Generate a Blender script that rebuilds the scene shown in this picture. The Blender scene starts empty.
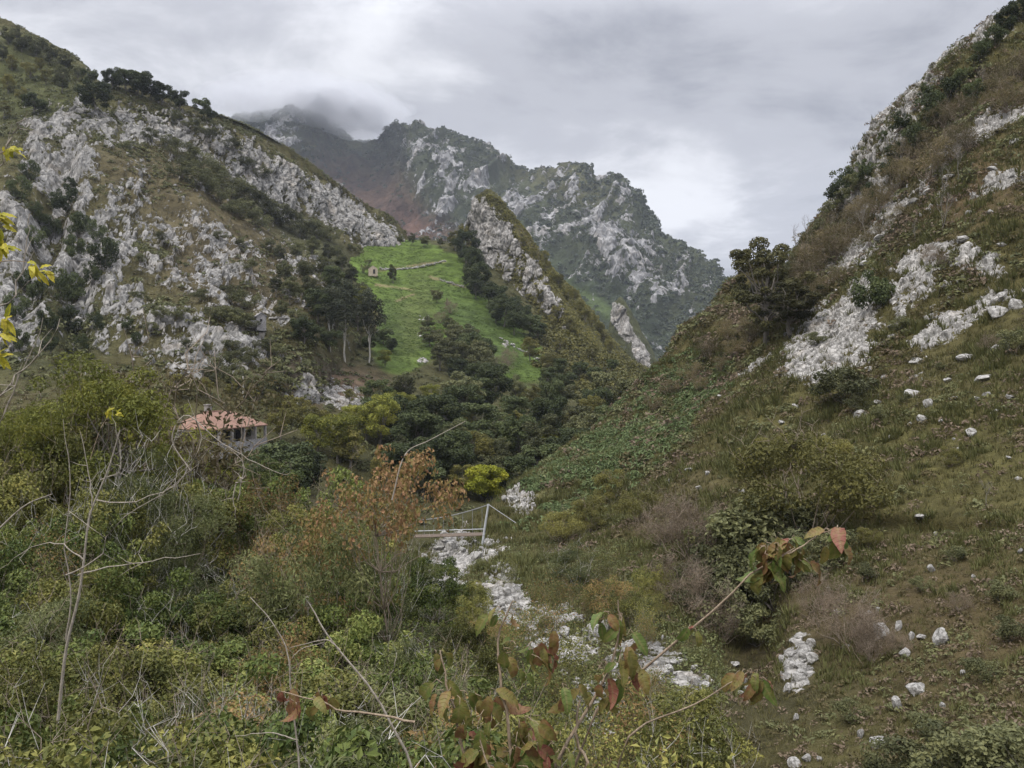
import bpy, math, random
import numpy as np
C = bpy.context
sc = C.scene
COL = sc.collection
R = math.radians
F = 804.0                      # focal length in pixels of a 1024 x 768 frame

# ------------------------------------------------------------------ camera, sky, sun, exposure
cam = bpy.data.cameras.new('camera'); cam.sensor_width = 36; cam.lens = F / 1024 * 36
cam.clip_start = 0.05; cam.clip_end = 20000
camo = bpy.data.objects.new('camera', cam); COL.objects.link(camo)
camo.location = (0, 0, 0); camo.rotation_euler = (R(90), 0, 0)
sc.camera = camo
sc.view_settings.view_transform = 'Standard'; sc.view_settings.look = 'None'
sc.view_settings.exposure = 0.86; sc.view_settings.gamma = 1.0
sc.view_settings.use_curve_mapping = False
sc.render.engine = 'CYCLES'
sc.cycles.use_denoising = True
sc.cycles.max_bounces = 6; sc.cycles.diffuse_bounces = 2; sc.cycles.transmission_bounces = 3
sc.cycles.volume_bounces = 2; sc.cycles.glossy_bounces = 2; sc.cycles.transparent_max_bounces = 6
sc.cycles.use_adaptive_sampling = True; sc.cycles.adaptive_threshold = 0.01

SUN_EL, SUN_AZ = 55.0, -140.0   # the sun stands high behind the viewer's left shoulder, veiled by cloud
world = bpy.data.worlds.new('World'); sc.world = world; world.use_nodes = True
def build_world():
    nt = world.node_tree; N = nt.nodes; L = nt.links; N.clear()
    def nd(t, **k):
        n = N.new(t)
        for a, v in k.items(): setattr(n, a, v)
        return n
    def mth(op, a, b=None, c=None):
        n = nd('ShaderNodeMath', operation=op)
        for i, v in enumerate((a, b, c)):
            if v is None: continue
            if isinstance(v, (int, float)): n.inputs[i].default_value = v
            else: L.new(v, n.inputs[i])
        return n.outputs[0]
    out = nd('ShaderNodeOutputWorld')
    sky = nd('ShaderNodeTexSky', sky_type='NISHITA', sun_disc=False)
    sky.sun_elevation = R(SUN_EL); sky.sun_rotation = R(SUN_AZ)
    bg1 = nd('ShaderNodeBackground'); bg1.inputs[1].default_value = 0.06; L.new(sky.outputs[0], bg1.inputs[0])
    tc = nd('ShaderNodeTexCoord')
    sep = nd('ShaderNodeSeparateXYZ'); L.new(tc.outputs['Generated'], sep.inputs[0])
    x, y, z = sep.outputs
    zc = mth('MAXIMUM', z, 0.0)
    zz = mth('ADD', zc, 0.16)
    u = mth('DIVIDE', x, zz); v = mth('DIVIDE', y, zz)
    cmb = nd('ShaderNodeCombineXYZ'); L.new(u, cmb.inputs[0]); L.new(v, cmb.inputs[1])
    def noise(vec, scale, det, rough, dist=0.0, off=(0, 0, 0), st=(1, 1, 1)):
        mp = nd('ShaderNodeMapping'); L.new(vec, mp.inputs[0]); mp.inputs['Location'].default_value = off
        mp.inputs['Scale'].default_value = st
        n = nd('ShaderNodeTexNoise'); L.new(mp.outputs[0], n.inputs['Vector'])
        n.inputs['Scale'].default_value = scale; n.inputs['Detail'].default_value = det
        n.inputs['Roughness'].default_value = rough; n.inputs['Distortion'].default_value = dist
        return n.outputs[0]
    n1 = noise(cmb.outputs[0], 0.62, 7, 0.52, 0.35, (3.1, 1.7, 0.4), (0.8, 1.15, 1))
    n2 = noise(cmb.outputs[0], 2.4, 8, 0.58, 0.3, (8.3, 0.2, 2.0), (0.95, 1.0, 1))
    d = mth('ADD', mth('MULTIPLY', n1, 0.58), mth('MULTIPLY', n2, 0.46))
    # brighter breaks and darker masses of this cloud deck, by direction
    def lobe(px, py, wx, wy, amp):
        a0 = math.atan2((px - 512) / F, 1.0); e0 = (384 - py) / F
        az = mth('ARCTAN2', x, y)
        dx = mth('DIVIDE', mth('SUBTRACT', az, a0), wx)
        dy = mth('DIVIDE', mth('SUBTRACT', mth('DIVIDE', z, mth('MAXIMUM', y, 0.2)), e0), wy)
        r2 = mth('ADD', mth('MULTIPLY', dx, dx), mth('MULTIPLY', dy, dy))
        return mth('MULTIPLY', mth('POWER', 2.718, mth('MULTIPLY', r2, -1.0)), amp)
    tot = d
    for a in ((420, 40, .16, .09, .10), (130, 10, .20, .09, .03), (640, 200, .12, .022, .08), (300, 90, .14, .04, .02),
              (860, 160, .11, .035, .05), (540, 110, .10, .05, -.03), (640, 40, .16, .06, -.05), (760, 205, .10, .04, -.03), (240, 30, .07, .07, -.04),
              (720, 100, .16, .03, -.05), (950, 40, .10, .06, -.03), (715, 190, .06, .02, .03), (715, 255, .06, .02, .03)):
        tot = mth('ADD', tot, lobe(*a))
    ramp = nd('ShaderNodeValToRGB'); L.new(tot, ramp.inputs[0])
    cr = ramp.color_ramp; cr.interpolation = 'EASE'
    cr.elements[0].position = 0.37; cr.elements[0].color = (0.190, 0.197, 0.224, 1)
    cr.elements[1].position = 0.64; cr.elements[1].color = (0.50, 0.505, 0.53, 1)
    e = cr.elements.new(0.50); e.color = (0.298, 0.303, 0.332, 1)
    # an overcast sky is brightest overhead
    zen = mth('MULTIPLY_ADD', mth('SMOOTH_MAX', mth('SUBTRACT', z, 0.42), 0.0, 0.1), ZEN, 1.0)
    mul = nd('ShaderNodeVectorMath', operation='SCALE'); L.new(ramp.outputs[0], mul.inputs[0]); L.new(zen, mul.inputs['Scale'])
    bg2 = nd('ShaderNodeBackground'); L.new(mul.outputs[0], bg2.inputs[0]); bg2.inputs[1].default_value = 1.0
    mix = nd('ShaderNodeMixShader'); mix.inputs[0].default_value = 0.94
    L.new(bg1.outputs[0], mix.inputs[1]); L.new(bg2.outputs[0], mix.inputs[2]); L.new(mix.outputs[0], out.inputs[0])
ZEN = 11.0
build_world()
sun = bpy.data.lights.new('sun', 'SUN'); sun.energy = 1.5; sun.angle = R(14); sun.color = (1.0, 0.94, 0.86)
suno = bpy.data.objects.new('sun', sun); COL.objects.link(suno)
suno.rotation_euler = (R(90 - SUN_EL), 0, R(180 - SUN_AZ))
HAZE_DENSITY = 0.000062

# ------------------------------------------------------------------ helpers
def P(px, py, D):
    return np.array([(px - 512) / F * D, D, (384 - py) / F * D])
def proj(V):
    D = np.maximum(V[..., 1], 0.01)
    return 512 + F * V[..., 0] / D, 384 - F * V[..., 2] / D, D

def _hash(ix, iy, iz, s):
    h = (ix.astype(np.int64) * 374761393 + iy.astype(np.int64) * 668265263 + iz.astype(np.int64) * 2147483647 + s * 974634777) & 0xFFFFFFFF
    h = ((h ^ (h >> 13)) * 1274126177) & 0xFFFFFFFF
    h = ((h ^ (h >> 16)) * 2246822519) & 0xFFFFFFFF
    return ((h ^ (h >> 15)) & 0xFFFFFF).astype(np.float32) / 16777215.0
def vnoise(p, s=0):            # value noise in -1..1
    i = np.floor(p).astype(np.int64); f = (p - i).astype(np.float32)
    u = f * f * f * (f * (f * 6 - 15) + 10)
    x, y, z = i[..., 0], i[..., 1], i[..., 2]
    r = 0
    for dx in (0, 1):
        wx = u[..., 0] if dx else 1 - u[..., 0]
        for dy in (0, 1):
            wy = u[..., 1] if dy else 1 - u[..., 1]
            for dz in (0, 1):
                wz = u[..., 2] if dz else 1 - u[..., 2]
                r = r + wx * wy * wz * _hash(x + dx, y + dy, z + dz, s)
    return r * 2 - 1
def fbm(p, oct=5, gain=0.5, s=0, mode='f'):
    a, tot, r = 1.0, 0.0, 0
    q = p.copy()
    for o in range(oct):
        n = vnoise(q, s + o * 7)
        if mode == 'b': n = np.abs(n) * 2 - 0.6       # rounded lumps with sharp creases
        if mode == 'r': n = 0.6 - np.abs(n) * 2       # sharp ridges
        r = r + a * n; tot += a; a *= gain
        q = q * 2.03 + 17.3
        q = np.stack([q[..., 0] * 0.8 - q[..., 1] * 0.6, q[..., 0] * 0.6 + q[..., 1] * 0.8, q[..., 2]], -1)
    return r / tot
def worley(p, s=0):
    i = np.floor(p).astype(np.int64); n = len(p)
    f1 = np.full(n, 9.); f2 = np.full(n, 9.); rid = np.zeros(n)
    for dx in (-1, 0, 1):
        for dy in (-1, 0, 1):
            for dz in (-1, 0, 1):
                x, y, z = i[:, 0] + dx, i[:, 1] + dy, i[:, 2] + dz
                d = np.sqrt((x + _hash(x, y, z, s) - p[:, 0]) ** 2 + (y + _hash(x, y, z, s + 1) - p[:, 1]) ** 2 + (z + _hash(x, y, z, s + 2) - p[:, 2]) ** 2)
                near = d < f1
                f2 = np.where(near, f1, np.minimum(f2, d)); rid = np.where(near, _hash(x, y, z, s + 3), rid); f1 = np.where(near, d, f1)
    return f1, f2, rid
def blocks(G, where, cell, s, tall=1.3):
    """jointed rock: block-to-block steps and the open joints between, on the part of the grid in WHERE"""
    h = np.zeros(G.shape[:2]); j = np.zeros(G.shape[:2])
    q = G[where]
    if len(q) == 0: return h, j
    w = np.stack([vnoise(q / cell * .9 + 7 * k, s + 20 + k) for k in range(3)], -1) * .35
    f1, f2, r = worley(q / np.array([cell, cell, cell * tall]) + w, s)
    e = f2 - f1
    h[where] = (r - .45) + np.minimum(e, .35) * 1.2; j[where] = 1 - sstep(.02, .16, e)
    return h, j
def slope_coords(G, down):
    d = np.array(down, float); d /= np.linalg.norm(d); e = np.cross(d, [0, 0, 1.]); e /= np.linalg.norm(e); f = np.cross(e, d)
    return np.stack([G @ e, G @ d, G @ f], -1)
def sstep(a, b, x):
    t = np.clip((x - a) / (b - a), 0, 1); return t * t * (3 - 2 * t)
def blob(px, py, cx, cy, rx, ry, ang=0.0, soft=0.5):
    c, s = math.cos(R(ang)), math.sin(R(ang))
    dx, dy = px - cx, py - cy
    a = (dx * c + dy * s) / rx; b = (-dx * s + dy * c) / ry
    return 1 - sstep(1 - soft, 1 + soft, np.sqrt(a * a + b * b))
def cr1(Cp, n):                # Catmull-Rom along axis 0
    k = Cp.shape[0]
    t = np.linspace(0, k - 1, n); i = np.minimum(t.astype(int), k - 2); f = (t - i)
    f = f.reshape((-1,) + (1,) * (Cp.ndim - 1))
    ext = np.concatenate([2 * Cp[:1] - Cp[1:2], Cp, 2 * Cp[-1:] - Cp[-2:-1]], 0)
    p0, p1, p2, p3 = ext[i], ext[i + 1], ext[i + 2], ext[i + 3]
    return 0.5 * (2 * p1 + (p2 - p0) * f + (2 * p0 - 5 * p1 + 4 * p2 - p3) * f * f + (3 * p1 - p0 - 3 * p2 + p3) * f ** 3)
def loft(rows, nu, nv):        # rows[r][c] 3-D points -> grid (nv, nu, 3)
    G = np.array(rows, float)
    G = cr1(G, nv)
    return np.swapaxes(cr1(np.swapaxes(G, 0, 1), nu), 0, 1)
def normals(G):
    du = np.gradient(G, axis=1); dv = np.gradient(G, axis=0)
    n = np.cross(du, dv); l = np.linalg.norm(n, axis=-1, keepdims=True)
    return n / np.maximum(l, 1e-9)

def mesh_data(name, V, faces, attrs=None, smooth=True, mats=None, mat_idx=None):
    """faces: (n,3) or (n,4) int array, or a list of such arrays"""
    me = bpy.data.meshes.new(name)
    fl = faces if isinstance(faces, list) else [faces]
    fl = [np.asarray(f, np.int32) for f in fl if len(f)]
    V = np.asarray(V, np.float32)
    me.vertices.add(len(V)); me.vertices.foreach_set('co', V.ravel())
    loops = np.concatenate([f.ravel() for f in fl]); tot = np.concatenate([np.full(len(f), f.shape[1], np.int32) for f in fl])
    start = np.concatenate([[0], np.cumsum(tot)[:-1]]).astype(np.int32)
    me.loops.add(len(loops)); me.loops.foreach_set('vertex_index', loops)
    me.polygons.add(len(tot)); me.polygons.foreach_set('loop_start', start)
    me.polygons.foreach_set('use_smooth', np.full(len(tot), smooth, bool))
    if mat_idx is not None: me.polygons.foreach_set('material_index', np.asarray(mat_idx, np.int32))
    for k, a in (attrs or {}).items():
        a = np.asarray(a, np.float32)
        if a.ndim == 1:
            me.attributes.new(k, 'FLOAT', 'POINT').data.foreach_set('value', a)
        else:
            c4 = np.concatenate([a, np.ones((len(a), 1), np.float32)], 1)
            me.attributes.new(k, 'FLOAT_COLOR', 'POINT').data.foreach_set('color', c4.ravel())
    for m in (mats or []): me.materials.append(m)
    me.update(calc_edges=True)
    return me
def link(name, me, parent=None, loc=None):
    o = bpy.data.objects.new(name, me); COL.objects.link(o)
    if parent is not None: o.parent = parent
    if loc is not None: o.location = loc
    return o
def tag(o, label=None, cat=None, group=None, kind=None):
    if label: o['label'] = label
    if cat: o['category'] = cat
    if group: o['group'] = group
    if kind: o['kind'] = kind
    return o
def empty(name, loc=(0, 0, 0), rz=0.0, sc_=1.0):
    o = bpy.data.objects.new(name, None); COL.objects.link(o); o.empty_display_size = 0.3
    o.location = loc; o.rotation_euler = (0, 0, rz); o.scale = (sc_,) * 3 if np.isscalar(sc_) else sc_
    return o
def grid_faces(nv, nu, wrap=False):
    i = np.arange(nv * nu).reshape(nv, nu)
    if wrap: i = np.concatenate([i, i[:, :1]], 1)
    return np.stack([i[:-1, :-1], i[:-1, 1:], i[1:, 1:], i[1:, :-1]], -1).reshape(-1, 4)

# ------------------------------------------------------------------ materials
class NT:
    def __init__(s, name):
        s.m = bpy.data.materials.new(name); s.m.use_nodes = True
        s.t = s.m.node_tree; s.t.nodes.clear()
        s.out = s.t.nodes.new('ShaderNodeOutputMaterial')
    def n(s, typ, **k):
        x = s.t.nodes.new(typ)
        for a, v in k.items(): setattr(x, a, v)
        return x
    def put(s, sock, v):
        if isinstance(v, bpy.types.NodeSocket): s.t.links.new(v, sock)
        elif isinstance(v, (tuple, list)) and len(v) == 3 and sock.type == 'RGBA': sock.default_value = (*v, 1)
        else: sock.default_value = v
    def math(s, op, a, b=None, c=None, clamp=False):
        x = s.n('ShaderNodeMath', operation=op, use_clamp=clamp)
        for i, v in enumerate((a, b, c)):
            if v is not None: s.put(x.inputs[i], v)
        return x.outputs[0]
    def mix(s, f, a, b, typ='MIX'):
        x = s.n('ShaderNodeMix', data_type='RGBA', blend_type=typ)
        s.put(x.inputs[0], f); s.put(x.inputs[6], a); s.put(x.inputs[7], b)
        return x.outputs[2]
    def ramp(s, f, stops, interp='LINEAR'):
        x = s.n('ShaderNodeValToRGB'); s.put(x.inputs[0], f); cr = x.color_ramp; cr.interpolation = interp
        while len(cr.elements) < len(stops): cr.elements.new(0.5)
        for e, (p, c) in zip(cr.elements, stops):
            e.position = p; e.color = (*c, 1) if isinstance(c, tuple) else (c, c, c, 1)
        return x.outputs[0]
    def coord(s, scale=(1, 1, 1), rot=(0, 0, 0)):
        tc = s.n('ShaderNodeTexCoord'); mp = s.n('ShaderNodeMapping')
        s.put(mp.inputs[0], tc.outputs['Object']); mp.inputs['Scale'].default_value = scale; mp.inputs['Rotation'].default_value = rot
        return mp.outputs[0]
    def noise(s, vec, scale, det=4, rough=0.55, dist=0.0):
        x = s.n('ShaderNodeTexNoise'); s.put(x.inputs['Vector'], vec); x.inputs['Scale'].default_value = scale
        x.inputs['Detail'].default_value = det; x.inputs['Roughness'].default_value = rough; x.inputs['Distortion'].default_value = dist
        return x.outputs[0]
    def voro(s, vec, scale, feat='F1', rnd=1.0):
        x = s.n('ShaderNodeTexVoronoi', feature=feat); s.put(x.inputs['Vector'], vec); x.inputs['Scale'].default_value = scale
        x.inputs['Randomness'].default_value = rnd
        return x.outputs[0]
    def attr(s, name, out='Fac'):
        x = s.n('ShaderNodeAttribute'); x.attribute_name = name; return x.outputs[out]
    def bump(s, h, strength, dist, normal=None):
        x = s.n('ShaderNodeBump'); s.put(x.inputs['Height'], h); x.inputs['Strength'].default_value = strength
        x.inputs['Distance'].default_value = dist
        if normal is not None: s.put(x.inputs['Normal'], normal)
        return x.outputs[0]
    def done(s, col, rough=0.9, normal=None, spec=0.2, transl=0.0, tcol=None):
        b = s.n('ShaderNodeBsdfPrincipled'); s.put(b.inputs['Base Color'], col); s.put(b.inputs['Roughness'], rough)
        b.inputs['Specular IOR Level'].default_value = spec
        if normal is not None: s.put(b.inputs['Normal'], normal)
        sh = b.outputs[0]
        if transl:
            t = s.n('ShaderNodeBsdfTranslucent'); s.put(t.inputs[0], tcol if tcol is not None else col)
            mx = s.n('ShaderNodeMixShader'); mx.inputs[0].default_value = transl
            s.t.links.new(sh, mx.inputs[1]); s.t.links.new(t.outputs[0], mx.inputs[2]); sh = mx.outputs[0]
        s.t.links.new(sh, s.out.inputs[0])
        return s.m
ROCK_L, ROCK_D = (0.315, 0.302, 0.28), (0.11, 0.105, 0.095)
def terrain_mat(name, u, rockl=ROCK_L, rockd=ROCK_D, brk=0.5, warm=(0.33, 0.28, 0.22)):
    """u = metres per texture unit: the size of the detail worth drawing on this landform"""
    t = NT(name); c = t.coord((1 / u,) * 3)
    cs = t.coord((1 / u, 1 / u, 0.35 / u))
    rk = t.attr('rock'); tint = t.attr('tint', 'Color')
    nb = t.noise(c, 0.55, 6, 0.62); nf = t.noise(c, 2.3, 5, 0.6)
    m = t.math('ADD', t.math('ADD', rk, t.math('MULTIPLY', t.math('SUBTRACT', nf, 0.5), brk * 1.3)), t.math('MULTIPLY', t.math('SUBTRACT', nb, 0.5), brk * 1.1))
    mask = t.ramp(m, [(0.46, 0.0), (0.54, 1.0)])
    st = t.noise(cs, 1.1, 7, 0.68, 0.6)
    crack = t.ramp(t.voro(cs, 0.9, 'DISTANCE_TO_EDGE'), [(0.0, 0.0), (0.09, 1.0)])
    rc = t.mix(t.ramp(st, [(0.40, 0.0), (0.60, 1.0)]), rockd, rockl)
    rc = t.mix(t.math('MULTIPLY', t.ramp(t.noise(c, 0.3, 3), [(0.55, 0.0), (0.75, 1.0)]), 0.35), rc, warm)
    rc = t.mix(t.math('MULTIPLY', t.math('SUBTRACT', 1.0, crack), 0.45), rc, (0.09, 0.088, 0.08))
    g = t.mix(t.ramp(nb, [(0.3, 0.0), (0.7, 1.0)]), t.mix(1.0, tint, (0.55, 0.53, 0.47), 'MULTIPLY'), t.mix(1.0, tint, (1.55, 1.48, 1.32), 'MULTIPLY'))
    g = t.mix(t.math('MULTIPLY', t.ramp(t.noise(c, 5.0, 4, 0.7), [(0.4, 0.0), (0.65, 1.0)]), 0.5), g, t.mix(1.0, g, (0.55, 0.58, 0.5), 'MULTIPLY'))
    col = t.mix(mask, g, rc)
    h = t.math('ADD', t.math('MULTIPLY', st, 1.0), t.math('MULTIPLY', crack, 0.25))
    hg = t.noise(c, 4.0, 5, 0.75)
    hh = t.math('ADD', t.math('MULTIPLY', h, mask), t.math('MULTIPLY', hg, t.math('SUBTRACT', 1.0, mask)))
    return t.done(t.mix(1.0, col, (1.12, 1.12, 1.12), 'MULTIPLY'), 0.92, t.bump(hh, 0.9, u * 0.45), 0.05)

# ------------------------------------------------------------------ the terrain
LAND = {}
ZB = {}
S = 2                                                     # pixels per cell of the depth lookup
def depth_lookup(name, G):
    V = G.reshape(-1, 3); px, py, D = proj(V)
    w, h = (1424 // S), (1168 // S)
    b = np.full((h, w), 1e9)
    ix = ((px + 200) / S).astype(int); iy = ((py + 200) / S).astype(int)
    ok = (V[:, 1] > 1) & (ix >= 0) & (ix < w) & (iy >= 0) & (iy < h)
    np.minimum.at(b, (iy[ok], ix[ok]), D[ok])
    for _ in range(2):                                    # close pinholes
        e = np.pad(b, 1, constant_values=1e9)
        nb = np.min([e[:-2, 1:-1], e[2:, 1:-1], e[1:-1, :-2], e[1:-1, 2:]], 0)
        b = np.where(b > 1e8, nb, b)
    ZB[name] = b
def hit(px, py, names=None):
    d = 1e9
    for n in (names or ZB):
        b = ZB[n]; iy, ix = int((py + 200) / S), int((px + 200) / S)
        if 0 <= iy < b.shape[0] and 0 <= ix < b.shape[1]: d = min(d, b[iy, ix])
    return P(px, py, d) if d < 1e8 else None
def land(name, G, disp, rock, tint, mat, label=None, cat=None, kind='structure'):
    N = normals(G)
    if (N[..., 2].mean() < 0): N = -N
    G2 = G + N * disp[..., None]
    nv, nu = G.shape[:2]
    me = mesh_data(name, G2.reshape(-1, 3), grid_faces(nv, nu), {'rock': rock.ravel(), 'tint': tint.reshape(-1, 3)}, True, [mat])
    me.polygons.foreach_set('use_smooth', (rock[:-1, :-1] < .46).ravel())
    o = link(name, me); tag(o, label, cat, None, kind)
    key = name if name not in LAND else name + '_far'
    LAND[key] = (G2, normals(G2), rock)
    depth_lookup(key, G2)
    return o
def zones(px, py, base, lst, n):
    t = np.broadcast_to(np.array(base, float), px.shape + (3,)).copy()
    for col, cx, cy, rx, ry, ang, amt in lst:
        w = np.clip(blob(px + n * rx * .35, py + n * ry * .35, cx, cy, rx, ry, ang, 0.6) * amt, 0, 1)[..., None]
        t = t * (1 - w) + np.array(col) * w
    return t
def rockmask(px, py, lst):
    m = np.zeros(px.shape)
    for cx, cy, rx, ry, ang, amt in lst:
        m = np.maximum(m, blob(px, py, cx, cy, rx, ry, ang, 0.6) * amt)
    return m

GREEN_D, OLIVE, BROWN, RUST = (0.035, 0.045, 0.025), (0.085, 0.078, 0.032), (0.10, 0.078, 0.045), (0.11, 0.07, 0.045)
MEADOW = (0.070, 0.106, 0.026)

def far_mountain():
    xs = [100, 160, 215, 255, 292, 330, 370, 402, 440, 480, 520, 570, 605, 640, 668, 690, 708, 724, 742, 770]
    ys = [122, 118, 118, 116, 112, 122, 130, 120, 128, 144, 164, 172, 187, 209, 231, 258, 277, 298, 340, 390]
    ds = [2100, 2100, 2060, 2000, 1900, 2040, 2060, 1840, 1800, 1760, 1720, 1660, 1620, 1580, 1540, 1510, 1490, 1470, 1450, 1440]
    n = len(xs); crest = [P(*a) for a in zip(xs, ys, ds)]
    def row(yb, f, mixy):
        return [P(x + (1 - f) * 60 * (i / n), y * (1 - mixy) + yb * mixy, d * f) for i, (x, y, d) in enumerate(zip(xs, ys, ds))]
    back2 = [c + np.array([120, 700, -330]) for c in crest]; back1 = [c + np.array([40, 180, -60]) for c in crest]
    rows = [row(470, .52, 1), row(400, .60, 1), row(330, .70, .9), row(270, .79, .75), row(230, .87, .5), row(190, .94, .28), crest, back1, back2]
    nu, nv = 760, 420
    G = loft(rows, nu, nv); px, py, D = proj(G)
    a = R(-38)                                            # ribs run down to the right
    q = np.stack([G[..., 0] * math.cos(a) + G[..., 2] * math.sin(a), G[..., 1] * 0.5, -G[..., 0] * math.sin(a) + G[..., 2] * math.cos(a)], -1)
    rib = fbm(q * np.array([1 / 55., 1 / 200., 1 / 170.]), 5, .5, 3, 'r')
    n1 = fbm(G / 190., 5, .52, 11); n2 = fbm(G / 26., 4, .55, 19, 'b')
    cd = np.abs(np.linspace(0, 8, nv) - 6)[:, None]; calm = .5 + .5 * sstep(.0, .8, cd)
    disp = (n1 * 40 + rib * 30) * calm
    disp -= 34 * sstep(610, 690, px)
    gul = blob(px, py, 355, 185, 45, 60, 25, .6)
    disp -= gul * 40
    m = rockmask(px, py, [(430, 165, 42, 42, 30, .62), (480, 185, 70, 26, 40, .6), (560, 195, 60, 22, 38, .55), (600, 235, 70, 26, 50, .58), (520, 200, 45, 30, 40, .56),
        (640, 260, 50, 30, 50, .55), (690, 285, 26, 40, 50, .5), (283, 135, 20, 26, 60, .7), (262, 140, 16, 12, 40, .6), (560, 225, 120, 40, 42, .50), (620, 290, 90, 40, 45, .47), (450, 190, 60, 50, 30, .47), (520, 160, 60, 14, 25, .5), (620, 205, 50, 14, 38, .5), (680, 262, 40, 20, 50, .5), (570, 270, 55, 18, 45, .5), (400, 140, 12, 26, 0, .7), (445, 205, 22, 12, 60, .55),
        (430, 222, 6, 18, 35, .62), (655, 320, 40, 20, 50, .45)])
    rock = m * 0.80 + rib * 0.30 + n2 * 0.10 + fbm(q * np.array([1 / 16., 1 / 50., 1 / 48.]), 4, .6, 44) * .50 - .03
    rock *= 1 - gul * .7
    tint = zones(px, py, (0.042, 0.05, 0.03), [((0.085, 0.05, 0.038), 350, 195, 60, 45, 30, .9), ((0.10, 0.055, 0.045), 420, 225, 45, 22, 20, .8), ((0.034, 0.045, 0.026), 520, 260, 90, 35, 30, .7),
        ((0.07, 0.07, 0.035), 560, 180, 60, 16, 25, .7), ((0.03, 0.042, 0.026), 620, 310, 80, 30, 20, .7), ((0.06, 0.085, 0.03), 590, 300, 40, 9, 20, .9), ((0.05, 0.055, 0.03), 330, 140, 60, 20, 0, .7)], n1)
    b1, j1 = blocks(G, rock > .3, 42., 381, 2.2); b2, j2 = blocks(G, rock > .3, 17., 391, 1.8)
    rock = rock - j1 * .10 - j2 * .10 + (b1 * .14 + b2 * .08) * (rock > .3)
    disp += n2 * 4 + sstep(.36, .6, rock) * (b1 * 5 + b2 * 4 + n2 * 3)
    land('mountain', G, disp, rock, tint, terrain_mat('far_mountain_ground', 16., (.28, .275, .27), (.075, .075, .075), brk=.65))
far_mountain()

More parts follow.
